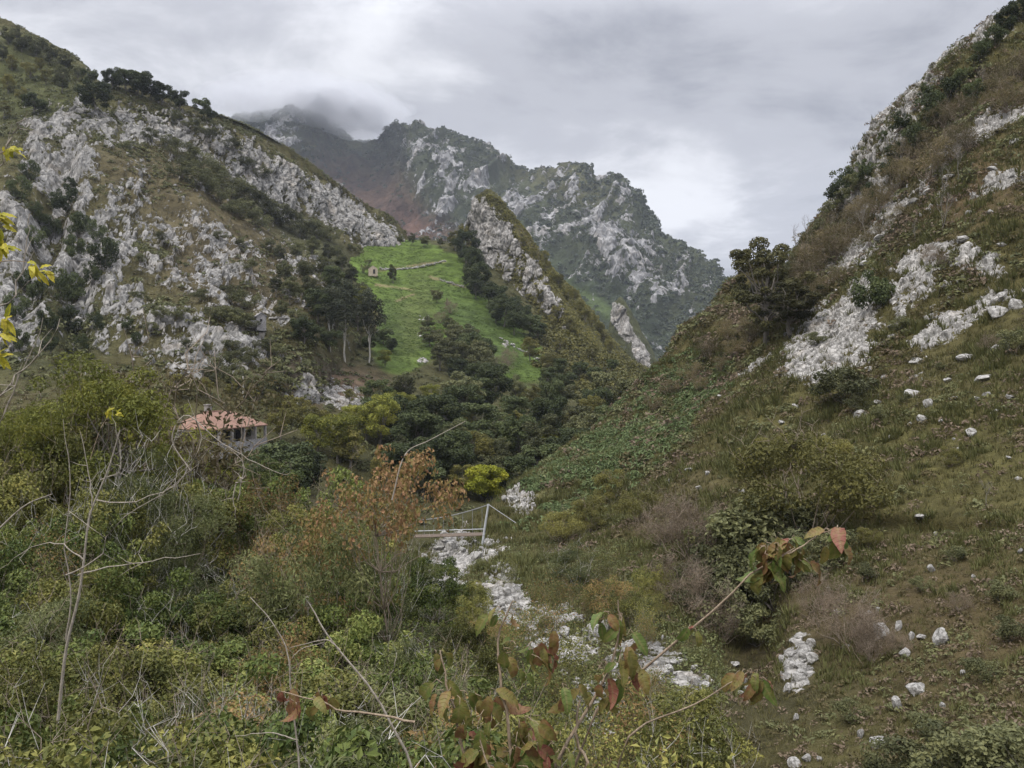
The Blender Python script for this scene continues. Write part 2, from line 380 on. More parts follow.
def left_mountain():
    xs = [-160, -80, 0, 32, 60, 78, 110, 140, 170, 205, 240, 270, 300, 330, 360, 386, 404, 430]
    yc = [-40, -5, 26, 44, 66, 84, 80, 88, 100, 112, 126, 142, 163, 186, 206, 226, 246, 268]
    dc = [430, 430, 420, 410, 400, 372, 365, 365, 372, 382, 395, 408, 420, 430, 440, 450, 455, 455]
    def lerp(tab, x): return np.interp(x, [t[0] for t in tab], [t[1] for t in tab])
    crest = [P(*a) for a in zip(xs, yc, dc)]
    def row(ty, td): return [P(x, lerp(ty, x), lerp(td, x)) for x in xs]
    r0 = row([(-160, 470), (430, 470)], [(-160, 105), (0, 110), (200, 118), (300, 150), (430, 260)])
    r1 = row([(-160, 400), (200, 400), (430, 390)], [(-160, 138), (0, 140), (200, 150), (300, 185), (430, 320)])
    r2 = row([(-160, 330), (200, 330), (330, 315), (430, 320)], [(-160, 172), (0, 172), (200, 192), (300, 222), (360, 290), (430, 370)])
    r3 = row([(-160, 255), (200, 262), (330, 262), (430, 300)], [(-160, 212), (0, 214), (110, 222), (200, 245), (330, 320), (380, 390), (430, 430)])
    r4 = row([(-160, 180), (0, 180), (120, 190), (200, 200), (330, 236), (430, 288)], [(-160, 265), (0, 266), (110, 275), (200, 305), (330, 385), (380, 420), (430, 455)])
    r5 = row([(-160, 120), (0, 125), (80, 130), (140, 142), (200, 160), (270, 190), (330, 222), (400, 258), (430, 280)], [(-160, 325), (0, 325), (110, 322), (200, 338), (330, 405), (430, 430)])
    r6 = row([(-160, 80), (0, 95), (80, 108), (140, 112), (200, 132), (270, 160), (330, 200), (400, 250), (430, 274)], [(-160, 360), (0, 350), (80, 340), (200, 355), (330, 415), (430, 440)])
    b1 = [c + np.array([10, 30, -6]) for c in crest]; b2 = [c + np.array([30, 160, -90]) for c in crest]
    nu, nv = 720, 620
    G = loft([r0, r1, r2, r3, r4, r5, r6, crest, b1, b2], nu, nv); px, py, D = proj(G)
    n1 = fbm(G / 60., 5, .5, 23); n2 = fbm(G / np.array([9., 9., 15.]), 5, .55, 29, 'b'); n3 = fbm(G / np.array([3.2, 3.2, 5.5]), 3, .55, 31, 'b')
    m = rockmask(px, py, [(110, 125, 70, 24, 8, .72), (190, 135, 80, 22, 22, .70), (270, 178, 75, 24, 38, .78), (340, 212, 50, 22, 40, .9), (380, 238, 24, 12, 45, .9), (235, 165, 50, 20, 40, .62),
        (60, 165, 60, 42, 70, .70), (25, 240, 55, 75, 70, .74), (95, 255, 44, 60, 20, .74), (115, 310, 50, 36, 20, .68), (10, 310, 46, 50, 0, .74), (190, 235, 80, 28, 25, .56), (215, 280, 90, 28, 12, .58), (160, 340, 70, 24, 10, .60), (300, 262, 40, 22, 30, .55), (180, 190, 120, 40, 24, .36), (130, 200, 40, 40, 0, .48), (250, 300, 60, 40, 20, .46), (110, 340, 30, 14, 0, .66),
        (215, 370, 55, 24, -15, .66), (225, 350, 40, 12, -25, .62), (300, 262, 30, 16, 30, .5), (230, 310, 60, 20, 20, .5), (300, 400, 30, 16, 0, .6), (150, 205, 40, 20, 30, .42)])
    gs = blob(px, py, 205, 195, 120, 32, 24, .5)
    q = slope_coords(G, (.28, -.75, -.60)); frag = fbm(q / np.array([3.0, 7.5, 3.6]), 5, .74, 33); ribs = fbm(q / np.array([7., 34., 9.]), 4, .55, 35, 'r')
    rock = m * .97 + frag * (.86 - .34 * m) + ribs * .24 + n1 * .05 + .01 - gs * .07
    b1, j1 = blocks(q / np.array([1, 2.2, 1]), rock > .25, 3.6, 301, 1.); b2, j2 = blocks(q / np.array([1, 1.7, 1]), rock > .25, 1.5, 311, 1.)
    rock = rock - j1 * .14 - j2 * .10 + (b1 * .10 + b2 * .08) * (rock > .25)
    rf = sstep(.38, .55, rock)
    disp = n1 * 7 + rf * (-.1 + n2 * .5 + n3 * .4 + b1 * 1.1 + b2 * .6) + ribs * 2.2 * sstep(.2, .5, m) + n2 * .7
    disp -= blob(px, py, 45, 230, 14, 70, 18, .7) * 7 + blob(px, py, 75, 300, 12, 50, 10, .7) * 5
    tint = zones(px, py, (0.070, 0.066, 0.034), [((0.086, 0.074, 0.046), 200, 200, 130, 45, 25, .9), ((0.080, 0.066, 0.045), 230, 280, 80, 40, 20, .7), ((0.05, 0.055, 0.028), 60, 130, 90, 30, 10, .6),
        ((0.06, 0.068, 0.03), 20, 80, 70, 40, 20, .9), ((0.045, 0.05, 0.028), 300, 230, 90, 18, 38, .8), ((0.05, 0.058, 0.03), 40, 320, 60, 60, 0, .6), ((0.075, 0.062, 0.055), 320, 395, 60, 26, 0, .8)], n1)
    land('hill', G, disp, rock, tint, terrain_mat('left_hill_ground', 3.2, (.255, .246, .23), (.085, .082, .076), brk=.55))
left_mountain()

def valley():
    xs = [120, 180, 260, 340, 400, 460, 520, 580, 640, 700, 760]
    def rw(ys, ds): return [P(x, y, d) for x, y, d in zip(xs, ys, ds)]
    n = len(xs)
    rows = [rw([640] * n, [70] * n),
        rw([560] * n, [92] * n),
        rw([500] * n, [116, 118, 120, 122, 126, 130, 132, 134, 136, 138, 140]),
        rw([450] * n, [128, 130, 138, 145, 156, 164, 170, 176, 180, 184, 190]),
        rw([410] * n, [140, 146, 160, 185, 205, 215, 222, 232, 242, 250, 260]),
        rw([375, 375, 372, 375, 375, 375, 376, 380, 392, 400, 410], [160, 168, 188, 225, 248, 262, 272, 288, 300, 310, 320]),
        rw([330, 330, 330, 325, 322, 322, 330, 348, 372, 385, 400], [200, 210, 230, 280, 312, 322, 335, 350, 360, 370, 380]),
        rw([285, 285, 285, 280, 276, 278, 294, 334, 374, 390, 404], [260, 270, 300, 345, 378, 384, 400, 420, 430, 440, 450]),
        rw([262, 262, 255, 246, 242, 247, 272, 318, 366, 384, 400], [300, 320, 350, 405, 435, 440, 455, 470, 480, 490, 500])]
    top = rows[-1]
    rows += [[p + np.array([0, 40, -4]) for p in top], [p + np.array([0, 160, -70]) for p in top], [p + np.array([0, 420, -150]) for p in top]]
    nu, nv = 640, 560
    G = loft(rows, nu, nv); px, py, D = proj(G)
    n1 = fbm(G / 45., 5, .5, 37); n2 = fbm(G / 8., 4, .55, 41, 'b')
    # sheep-trod terraces on the pasture
    tr = np.sin(G[..., 2] * 1.9 + n1 * 5) * .18
    mead = np.maximum.reduce([blob(px, py, 395, 268, 62, 32, 5, .25), blob(px, py, 412, 315, 42, 50, -8, .3), blob(px, py, 484, 332, 72, 30, 42, .4), blob(px, py, 518, 358, 40, 20, 20, .4), blob(px, py, 400, 345, 30, 30, 0, .4), blob(px, py, 440, 290, 30, 40, 20, .4)])
    mead2 = blob(px, py, 283, 322, 16, 8, 0, .4)
    m = rockmask(px, py, [(425, 318, 12, 6, 10, .62), (418, 340, 6, 9, 0, .58), (422, 362, 7, 12, 20, .66), (438, 325, 8, 5, 0, .5), (330, 398, 45, 16, 5, .85), (312, 402, 22, 16, 0, .85), (365, 405, 20, 14, 15, .75),
        (300, 380, 30, 14, 10, .55), (455, 318, 20, 12, 30, .4), (540, 362, 10, 4, 30, .7), (505, 345, 5, 4, 0, .7)])
    rock = m * .95 + fbm(G / 6., 4, .65, 43) * .55 + n2 * .12 - .12
    b1, j1 = blocks(G, rock > .25, 4., 321); b2, j2 = blocks(G, rock > .25, 1.6, 331)
    rock = rock - j1 * .16 - j2 * .10
    rf = sstep(.4, .6, rock)
    disp = n1 * 3.0 * (1 - mead * .6) + rf * (.0 + n2 * .4 + b1 * .8 + b2 * .4) + n2 * .5 * (1 - mead) + tr * mead
    mcol = zones(px, py, MEADOW, [((0.044, 0.066, 0.023), 480, 330, 60, 20, 40, .8), ((0.068, 0.102, 0.026), 400, 250, 60, 10, 5, .7), ((0.068, 0.08, 0.034), 415, 315, 18, 40, 10, .6), ((0.044, 0.062, 0.024), 390, 330, 14, 40, 5, .6)], n1)
    tint = zones(px, py, (0.055, 0.055, 0.028), [((0.075, 0.07, 0.032), 590, 320, 60, 50, 40, .7), ((0.12, 0.085, 0.07), 330, 385, 50, 20, 0, .8), ((0.075, 0.065, 0.04), 455, 320, 40, 26, 40, .8)], n1)
    mm = np.clip(np.maximum(sstep(.35, .75, mead + n1 * .35 + n2 * .22 - .02), mead2), 0, 1)[..., None]
    mcol = mcol * (1 + .30 * fbm(G / 5., 4, .6, 47) + .22 * fbm(G / 20., 3, .5, 48))[..., None]
    tint = tint * (1 - mm) + mcol * mm
    # bare earth tracks across the pasture
    for a, b, w in (((430, 277), (465, 287), 1.3), ((396, 301), (414, 293), 1.4), ((378, 271), (446, 261), 1.0), ((376, 284), (440, 292), .7)):
        t = np.clip(((px - a[0]) * (b[0] - a[0]) + (py - a[1]) * (b[1] - a[1])) / ((b[0] - a[0]) ** 2 + (b[1] - a[1]) ** 2), 0, 1)
        dd = np.hypot(px - a[0] - t * (b[0] - a[0]), py - a[1] - t * (b[1] - a[1])) + n2 * 2
        k = .65 * (1 - sstep(w * .4, w * 1.3, dd))[..., None]
        tint = tint * (1 - k) + np.array((0.19, 0.155, 0.105)) * k
    land('valley_side', G, disp, rock, tint, terrain_mat('valley_ground', 2.6, brk=.4))
valley()

def right_slope():
    T = [
     [(300, 920, 12), (400, 900, 13), (520, 900, 14), (640, 900, 15), (760, 900, 15), (880, 900, 14), (1024, 900, 12.5), (1220, 900, 10.5)],
     [(300, 800, 24), (400, 785, 25), (530, 770, 25), (640, 768, 25), (760, 768, 24.5), (880, 768, 22), (1024, 768, 18), (1220, 768, 15)],
     [(300, 660, 42), (390, 655, 43), (500, 650, 42), (620, 650, 40), (740, 650, 37), (880, 650, 31), (1024, 650, 26), (1220, 650, 21)],
     [(330, 580, 62), (400, 575, 64), (490, 565, 64), (600, 570, 58), (730, 570, 49), (880, 560, 42), (1024, 550, 35), (1220, 550, 28)],
     [(400, 555, 78), (450, 530, 84), (530, 494, 94), (620, 490, 82), (740, 480, 66), (880, 470, 55), (1024, 460, 46), (1220, 450, 38)],
     [(520, 520, 130), (555, 480, 124), (585, 443, 115), (670, 430, 102), (770, 410, 84), (890, 390, 70), (1024, 380, 58), (1220, 370, 48)],
     [(600, 440, 150), (620, 420, 140), (640, 394, 128), (710, 374, 119), (800, 345, 100), (900, 315, 86), (1024, 300, 72), (1220, 280, 60)],
     [(680, 390, 160), (685, 365, 150), (690, 342, 138), (745, 320, 130), (830, 275, 118), (920, 230, 104), (1024, 210, 90), (1220, 180, 76)],
     [(760, 340, 178), (745, 310, 165), (742, 294, 152), (792, 284, 143), (850, 230, 135), (930, 150, 125), (1024, 120, 110), (1220, 80, 95)],
     [(830, 300, 200), (800, 268, 182), (796, 272, 172), (832, 224, 166), (880, 150, 160), (950, 85, 150), (1024, 45, 140), (1220, -20, 120)],
     [(880, 260, 235), (850, 225, 210), (843, 208, 194), (872, 160, 190), (898, 118, 185), (975, 55, 175), (1030, 8, 170), (1220, -120, 150)],
     [(930, 250, 270), (900, 210, 240), (880, 180, 225), (915, 160, 220), (940, 120, 215), (1010, 70, 210), (1070, 30, 205), (1260, -90, 180)],
     [(1000, 300, 330), (980, 280, 320), (980, 260, 310), (1000, 240, 310), (1040, 200, 310), (1120, 160, 310), (1180, 120, 310), (1400, 0, 280)]]
    nu, nv = 760, 900
    G = loft([[P(*a) for a in r] for r in T], nu, nv); px, py, D = proj(G)
    n1 = fbm(G / 14., 5, .5, 53); n2 = fbm(G / np.array([2.6, 2.6, 3.2]), 5, .55, 59, 'b'); n3 = fbm(G / .9, 3, .6, 61); n4 = fbm(G / 45., 3, .5, 67)
    m = rockmask(px, py, [(838, 340, 58, 38, -32, .95), (812, 368, 32, 26, -20, .95), (866, 300, 20, 26, 40, .7), (928, 285, 38, 20, -30, .9), (970, 272, 40, 13, 5, .85), (950, 325, 50, 11, -28, .85), (985, 300, 46, 10, -10, .6), (905, 310, 10, 22, 0, .7), (760, 368, 26, 7, -35, .75),
        (985, 142, 62, 15, -30, .85), (935, 182, 28, 14, -40, .78), (860, 250, 40, 20, -40, .72), (885, 215, 34, 20, -50, .72), (905, 120, 60, 26, -52, .74), (880, 165, 34, 26, -55, .7), (940, 80, 40, 22, -45, .72), (990, 40, 44, 26, -38, .72), (850, 200, 24, 22, 60, .8), (1010, 195, 30, 9, -20, .72), (960, 215, 60, 30, -20, .42), (840, 255, 50, 24, -40, .5), (900, 330, 90, 60, -20, .40),
        (690, 384, 16, 5, -20, .7), (800, 665, 16, 40, 8, .66), (640, 665, 46, 22, 0, .8), (690, 690, 26, 16, 0, .75), (600, 725, 56, 30, 20, .75), (690, 752, 40, 16, 10, .8),
        (446, 565, 25, 50, 10, .94), (465, 542, 46, 22, 0, .78), (505, 605, 28, 40, -15, .94), (560, 640, 60, 34, 20, .72), (520, 500, 18, 9, 0, .75), (800, 250, 26, 8, -40, .5), (900, 690, 60, 20, 10, .34), (840, 600, 16, 50, 5, .36)])
    frag = fbm(G / np.array([3., 3., 3.6]), 5, .66, 63)
    rock = m * 1.02 + frag * (.64 - .28 * m) + n2 * .14 + n3 * .05 - .10
    b1, j1 = blocks(G, rock > .25, 1.35, 341, 1.3); b2, j2 = blocks(G, rock > .25, .55, 351, 1.1)
    rock = rock - j1 * .22 - j2 * .14 + (b1 * .12 + b2 * .08) * (rock > .25)
    rf = sstep(.4, .56, rock)
    sc_ = np.clip(D / 80, .35, 1.6)
    disp = n4 * 4.0 * np.clip(D / 100, .2, 1.6) + n1 * 1.5 * sc_ + fbm(G / 9., 3, .5, 69, 'b') * 2.6 * sstep(105, 160, D) + rf * (-.05 + n2 * .15 + b1 * .42 + b2 * .22) * sc_ + (n2 * .16 + n3 * .13) * np.clip(sc_, .5, 1)
    # a small eroded step under the turf and the darker hollow below it
    disp -= blob(px, py, 930, 528, 85, 7, 2, .5) * .7
    disp -= blob(px, py, 745, 620, 30, 60, 0, .7) * 2.2
    tint = zones(px, py, (0.074, 0.068, 0.032), [((0.084, 0.08, 0.034), 900, 450, 160, 50, 10, .8), ((0.085, 0.062, 0.04), 960, 210, 80, 40, -30, .8), ((0.07, 0.062, 0.032), 720, 345, 80, 50, -40, .8), ((0.062, 0.082, 0.036), 630, 435, 90, 26, -38, .95),
        ((0.075, 0.060, 0.036), 880, 620, 120, 70, 10, .85), ((0.066, 0.052, 0.036), 680, 520, 50, 40, 0, .85), ((0.055, 0.047, 0.03), 760, 590, 60, 60, 0, .8), ((0.085, 0.068, 0.04), 990, 640, 70, 90, 0, .7), ((0.05, 0.05, 0.028), 880, 180, 60, 40, -45, .7),
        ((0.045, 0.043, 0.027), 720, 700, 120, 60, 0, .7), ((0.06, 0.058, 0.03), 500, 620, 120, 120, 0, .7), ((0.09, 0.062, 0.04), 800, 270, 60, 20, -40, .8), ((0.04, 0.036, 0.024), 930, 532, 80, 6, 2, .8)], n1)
    land('hillside', G, disp, rock, tint, terrain_mat('hillside_ground', .75, brk=.45))
right_slope()

def near_ground():
    ys = [-30, -12, -4, 0, 4, 8, 14, 22, 34, 50, 70, 95, 125, 160]
    zs = [2, 0.5, -1.3, -1.75, -3.6, -5.6, -7.8, -9.8, -12, -14, -16, -18, -21, -26]
    xs = [-140, -90, -60, -38, -22, -12, -5, 0, 5, 12, 22]
    ox = [9, 8, 6.5, 4.5, 2.6, 1.2, .3, -.4, -2.2, -6.5, -14]
    rows = [[np.array([x, y, z + o * min(1, max(.1, (y + 8) / 40)) - (0 if y < 50 or x < -20 else (y - 50) * .06)]) for x, o in zip(xs, ox)] for y, z in zip(ys, zs)]
    G = loft(rows, 260, 300); px, py, D = proj(G)
    n1 = fbm(G / 8., 5, .5, 71)
    tint = np.broadcast_to(np.array((0.045, 0.042, 0.025)), G.shape) * (1 + n1[..., None] * .4)
    land('ground', G, n1 * .5, np.full(px.shape, .1), tint, terrain_mat('near_ground', .5))
near_ground()

def base_ground():
    # the country beyond, one wide sheet reaching the horizon, low under the valleys
    n = 80
    t = np.linspace(-1, 1, n); s = np.sign(t) * np.abs(t) ** 2.0 * 3000
    X, Y = np.meshgrid(s, s + 300)
    Z = np.full(X.shape, -95.0) + fbm(np.stack([X, Y, X * 0], -1) / 900., 4, .5, 91) * 40
    G = np.stack([X, Y, Z], -1)
    land('land', G, np.zeros(X.shape), np.zeros(X.shape), np.broadcast_to(np.array((.045, .05, .028)), G.shape), terrain_mat('far_land', 30.))
base_ground()

# ------------------------------------------------------------------ air
def haze():
    m = bpy.data.materials.new('haze'); m.use_nodes = True; nt = m.node_tree; nt.nodes.clear()
    o = nt.nodes.new('ShaderNodeOutputMaterial'); v = nt.nodes.new('ShaderNodeVolumePrincipled')
    v.inputs['Color'].default_value = (0.80, 0.87, 1.0, 1); v.inputs['Density'].default_value = HAZE_DENSITY; v.inputs['Anisotropy'].default_value = 0.0
    nt.links.new(v.outputs[0], o.inputs['Volume'])
    x, y0, y1, z0, z1 = 3150, -2900, 3450, -190, 760
    V = [(-x, y0, z0), (x, y0, z0), (x, y1, z0), (-x, y1, z0), (-x, y0, z1), (x, y0, z1), (x, y1, z1), (-x, y1, z1)]
    Fc = [(0, 3, 2, 1), (4, 5, 6, 7), (0, 1, 5, 4), (1, 2, 6, 5), (2, 3, 7, 6), (3, 0, 4, 7)]
    tag(link('haze', mesh_data('haze', V, np.array(Fc), smooth=False, mats=[m])), 'thin blue haze filling the valley', 'haze', None, 'stuff')
haze()

def low_cloud():
    m = bpy.data.materials.new('cloud_vapour'); m.use_nodes = True; nt = m.node_tree; nt.nodes.clear()
    o = nt.nodes.new('ShaderNodeOutputMaterial'); v = nt.nodes.new('ShaderNodeVolumePrincipled')
    v.inputs['Color'].default_value = (.68, .69, .72, 1); v.inputs['Density'].default_value = .0058; v.inputs['Anisotropy'].default_value = 0.0
    nt.links.new(v.outputs[0], o.inputs['Volume'])
    th = np.linspace(0, 2 * math.pi, 40, endpoint=False); ph = np.linspace(.03, math.pi - .03, 22)
    A, B = np.meshgrid(th, ph); U = np.stack([np.sin(B) * np.cos(A), np.sin(B) * np.sin(A), np.cos(B)], -1).reshape(-1, 3)
    for i, (px, py, D, rx, ry, rd) in enumerate(((236, 106, 1900, 34, 11, 150), (262, 108, 1850, 34, 11, 120), (292, 106, 1800, 40, 13, 130), (324, 114, 1880, 36, 13, 140), (352, 117, 1900, 40, 14, 150), (380, 115, 1880, 28, 10, 120), (300, 98, 1880, 90, 12, 170), (350, 106, 1890, 60, 11, 160))):
        k = D / F; V = U * np.array([rx * k, rd, ry * k]) * (1 + .38 * fbm(U * 1.7 + i * 5, 5, .6, 95)[:, None])
        n = len(V); Fc = grid_faces(22, 40, True); Fc = Fc[:, ::-1]
        c0, c1 = V[:40].mean(0), V[-40:].mean(0); V = np.concatenate([V, [c0, c1]])
        k0 = np.arange(40); tops = np.stack([np.full(40, n), k0, (k0 + 1) % 40], 1); bots = np.stack([np.full(40, n + 1), n - 40 + (k0 + 1) % 40, n - 40 + k0], 1)
        tag(link('low_cloud', mesh_data('low_cloud', V, [Fc, tops, bots], None, True, [m]), None, P(px, py, D)), 'grey cloud resting on the far summit', 'cloud', None, 'stuff')
low_cloud()

# ------------------------------------------------------------------ rock pinnacles
def pinnacle(name, label, crest, front, back, nu, nv, scale, tintc):
    rows = [front, [(np.array(f) * .45 + np.array(c) * .55) + np.array([0, -1.5 * scale, 0]) for f, c in zip(front, crest)], crest,
            [np.array(b) * .5 + np.array(c) * .5 for b, c in zip(back, crest)], back]
    G = loft(rows, nu, nv); px, py, D = proj(G)
    n1 = fbm(G / (16. * scale), 5, .55, 73); n2 = fbm(G / np.array([5., 5., 9.]) / scale, 5, .58, 79, 'b')
    v = np.linspace(0, 1, nv)[:, None] + n1 * .12
    return G, px, py, n1, n2, v
def rock_pinnacles():
    pts = lambda L: [P(*a) for a in L]
    crest = pts([(468, 232, 436), (473, 205, 434), (486, 191, 430), (505, 205, 426), (517, 228, 420), (532, 250, 413), (554, 290, 402), (572, 314, 392), (592, 342, 380), (615, 372, 366)])
    front = pts([(464, 290, 424), (472, 288, 422), (482, 286, 420), (496, 300, 412), (508, 316, 405), (520, 330, 398), (538, 352, 386), (556, 366, 374), (575, 388, 358), (592, 410, 340)])
    back = pts([(480, 280, 470), (490, 270, 474), (505, 265, 478), (530, 262, 480), (552, 270, 478), (576, 293, 470), (599, 318, 462), (614, 340, 454), (632, 364, 444), (656, 392, 430)])
    G, px, py, n1, n2, v = pinnacle('', '', crest, front, back, 300, 240, 1.0, None)
    m = rockmask(px, py, [(487, 235, 17, 46, -12, .95), (508, 250, 18, 38, -25, .85), (505, 285, 18, 26, -20, .85), (530, 275, 16, 34, -32, .85), (548, 300, 14, 30, -35, .8), (562, 338, 18, 26, -30, .66), (585, 352, 12, 22, -40, .7), (600, 372, 10, 18, -40, .7), (520, 305, 14, 20, 0, .55)])
    front_side = 1 - sstep(.47, .56, v)
    rock = m * .86 * front_side + fbm(G / np.array([6., 6., 10.]), 5, .66, 83) * .42 + n2 * .1 - .06
    tint = zones(px, py, (0.062, 0.062, 0.03), [((0.09, 0.085, 0.035), 560, 270, 60, 50, 40, .8), ((0.08, 0.065, 0.035), 535, 235, 20, 20, 0, .6)], n1)
    b1, j1 = blocks(G, rock > .2, 7., 361, 1.9); b2, j2 = blocks(G, rock > .2, 2.6, 371, 1.6)
    rock = rock - j1 * .12 - j2 * .10 + (b1 * .10 + b2 * .06) * (rock > .2)
    disp = n1 * 3.0 + sstep(.4, .6, rock) * (.2 + n2 * .9 + b1 * 1.5 + b2 * .8) + n2 * .5
    land('rock_pinnacle', G, disp, rock, tint, terrain_mat('pinnacle_rock', 2.6, (0.32, 0.305, 0.285), (0.11, 0.105, 0.095), brk=.45), 'tall pale limestone pinnacle beside the green pasture', 'rock', 'thing')
    crest = pts([(611, 318, 700), (614, 306, 700), (620, 297, 696), (627, 306, 690), (633, 320, 684), (640, 338, 676), (648, 356, 668), (655, 374, 660)])
    front = pts([(606, 345, 690), (609, 344, 688), (614, 346, 684), (620, 356, 678), (627, 366, 670), (634, 378, 662), (642, 392, 654), (650, 402, 646)])
    back = pts([(616, 330, 730), (622, 324, 732), (630, 320, 734), (638, 328, 732), (646, 338, 728), (654, 352, 720), (660, 368, 712), (668, 384, 704)])
    G, px, py, n1, n2, v = pinnacle('', '', crest, front, back, 140, 110, 1.2, None)
    m = rockmask(px, py, [(622, 322, 9, 26, -20, .95), (640, 352, 8, 24, -25, .85), (648, 372, 8, 14, -25, .7)])
    rock = m * .9 * (1 - sstep(.5, .6, v)) + fbm(G / np.array([8., 8., 14.]), 5, .66, 87) * .4 - .06
    b1, j1 = blocks(G, rock > .2, 8., 363, 1.9)
    disp = n1 * 3.5 + sstep(.4, .6, rock) * (.6 + n2 * 2. + b1 * 3.)
    land('rock_pinnacle', G, disp, rock, np.broadcast_to(np.array((.05, .055, .028)), G.shape), bpy.data.materials['pinnacle_rock'], 'narrow far pinnacle standing where the two slopes meet', 'rock', 'thing')
rock_pinnacles()

# ------------------------------------------------------------------ plants
def leaf_mat(name, cols, rough=0.55, transl=0.22, spread=0.55, dark=0.75):
    t = NT(name)
    a = t.attr('leaf'); oi = t.n('ShaderNodeObjectInfo')
    f = t.math('ADD', t.math('MULTIPLY', a, 1 - spread * .4), t.math('MULTIPLY', oi.outputs['Random'], spread * .4), clamp=True)
    c = t.ramp(f, [(i / (len(cols) - 1), c) for i, c in enumerate(cols)])
    v = t.math('MULTIPLY_ADD', oi.outputs['Random'], .7, dark - .08)
    x = t.n('ShaderNodeHueSaturation'); x.inputs['Hue'].default_value = .5; t.put(x.inputs['Color'], c); t.put(x.inputs['Value'], v)
    col = x.outputs[0]
    return t.done(col, rough, None, 0.10, transl, col)
def bark_mat(name, c1, c2, sc=6.):
    t = NT(name); c = t.coord((sc, sc, sc * .25))
    n = t.noise(c, 1.5, 5, .6)
    return t.done(t.mix(t.ramp(n, [(.3, 0.), (.7, 1.)]), c1, c2), .9, t.bump(n, .6, .02), .1)
M = {
 'oak': leaf_mat('oak_leaves', [(.031, .042, .020), (.054, .068, .028), (.088, .100, .038)]),
 'darkoak': leaf_mat('dark_oak_leaves', [(.034, .036, .017), (.058, .057, .024), (.09, .082, .033)]),
 'farwood': leaf_mat('distant_wood_leaves', [(.024, .032, .021), (.038, .047, .029), (.058, .064, .038)]),
 'turf': leaf_mat('turf_blades', [(.055, .06, .022), (.085, .088, .032), (.12, .115, .045)], rough=.75),
 'meadowgrass': leaf_mat('pasture_blades', [(0.054, 0.087, 0.022), (0.074, 0.112, 0.028), (0.106, 0.140, 0.040)], rough=.75),
 'dull': leaf_mat('dull_green_leaves', [(0.055, 0.062, 0.031), (0.090, 0.094, 0.043), (0.127, 0.124, 0.052)]),
 'olive': leaf_mat('olive_leaves', [(0.069, 0.069, 0.025), (0.119, 0.112, 0.035), (0.175, 0.156, 0.043)]),
 'lime': leaf_mat('yellow_green_leaves', [(.082, .096, .022), (.155, .163, .034), (.25, .23, .042)]),
 'yellow': leaf_mat('yellow_leaves', [(.12, .145, .02), (.20, .21, .022), (.29, .27, .03)]),
 'orange': leaf_mat('orange_leaves', [(0.044, 0.057, 0.020), (0.090, 0.101, 0.029), (0.132, 0.116, 0.037), (0.220, 0.132, 0.061), (0.110, 0.110, 0.033), (0.066, 0.077, 0.026)], spread=.25),
 'tawny': leaf_mat('tawny_leaves', [(.085, .09, .03), (.17, .14, .045), (.29, .165, .09), (.22, .17, .06), (.10, .105, .032)], spread=.25),
 'brown': leaf_mat('brown_leaves', [(0.086, 0.077, 0.038), (0.133, 0.110, 0.053), (0.173, 0.133, 0.070)]),
 'russet': leaf_mat('russet_twigs', [(0.098, 0.075, 0.052), (0.137, 0.104, 0.072), (0.169, 0.130, 0.091)]),
 'euc': leaf_mat('grey_green_leaves', [(0.033, 0.040, 0.026), (0.055, 0.062, 0.037), (0.088, 0.090, 0.051)]),
 'laurel': leaf_mat('thicket_leaves', [(0.023, 0.035, 0.013), (0.052, 0.073, 0.021), (0.108, 0.128, 0.034), (0.205, 0.199, 0.063)], rough=.4, transl=.15),
 'willow': leaf_mat('narrow_leaves', [(0.028, 0.037, 0.015), (0.075, 0.086, 0.033), (0.165, 0.167, 0.072)], rough=.45, transl=.15),
 'bramble': leaf_mat('olive_thicket_leaves', [(0.031, 0.038, 0.012), (0.084, 0.090, 0.026), (0.140, 0.137, 0.038), (0.213, 0.190, 0.054)], rough=.45, transl=.15),
 'fern': leaf_mat('fern_fronds', [(0.074, 0.108, 0.043), (0.114, 0.150, 0.062), (0.156, 0.180, 0.078)]),
 'grass': leaf_mat('grass_blades', [(.052, .054, .021), (.086, .080, .032), (.135, .115, .055)], rough=.75, transl=.3, spread=.2),
 'bark': bark_mat('dark_bark', (0.077, 0.066, 0.053), (0.176, 0.160, 0.138)),
 'pale': bark_mat('pale_bark', (0.242, 0.226, 0.198), (0.462, 0.440, 0.396)),
 'grey': bark_mat('grey_bark', (.13, .118, .10), (.24, .22, .195)),
 'twig': bark_mat('twig_bark', (0.121, 0.094, 0.066), (0.264, 0.220, 0.171), 20.),
}
def tube(pts, rad, sides=5):
    pts = np.asarray(pts, float); k = len(pts); rad = np.broadcast_to(np.asarray(rad, float), (k,))
    d = np.gradient(pts, axis=0); d /= np.maximum(np.linalg.norm(d, axis=1, keepdims=True), 1e-9)
    ref = np.where(np.abs(d[:, 2:3]) < .9, np.array([[0, 0, 1.]]), np.array([[1., 0, 0]]))
    a = np.cross(d, ref); a /= np.linalg.norm(a, axis=1, keepdims=True); b = np.cross(d, a)
    th = np.arange(sides) * 2 * math.pi / sides
    V = pts[:, None] + rad[:, None, None] * (np.cos(th)[None, :, None] * a[:, None] + np.sin(th)[None, :, None] * b[:, None])
    return V.reshape(-1, 3), grid_faces(k, sides, True)
def merge(lst):
    Vs, Fs, o = [], [], 0
    for V, Fc in lst:
        Vs.append(V); Fs.append(np.asarray(Fc) + o); o += len(V)
    return np.concatenate(Vs), np.concatenate(Fs)
def unit(v): return v / np.maximum(np.linalg.norm(v, axis=-1, keepdims=True), 1e-9)
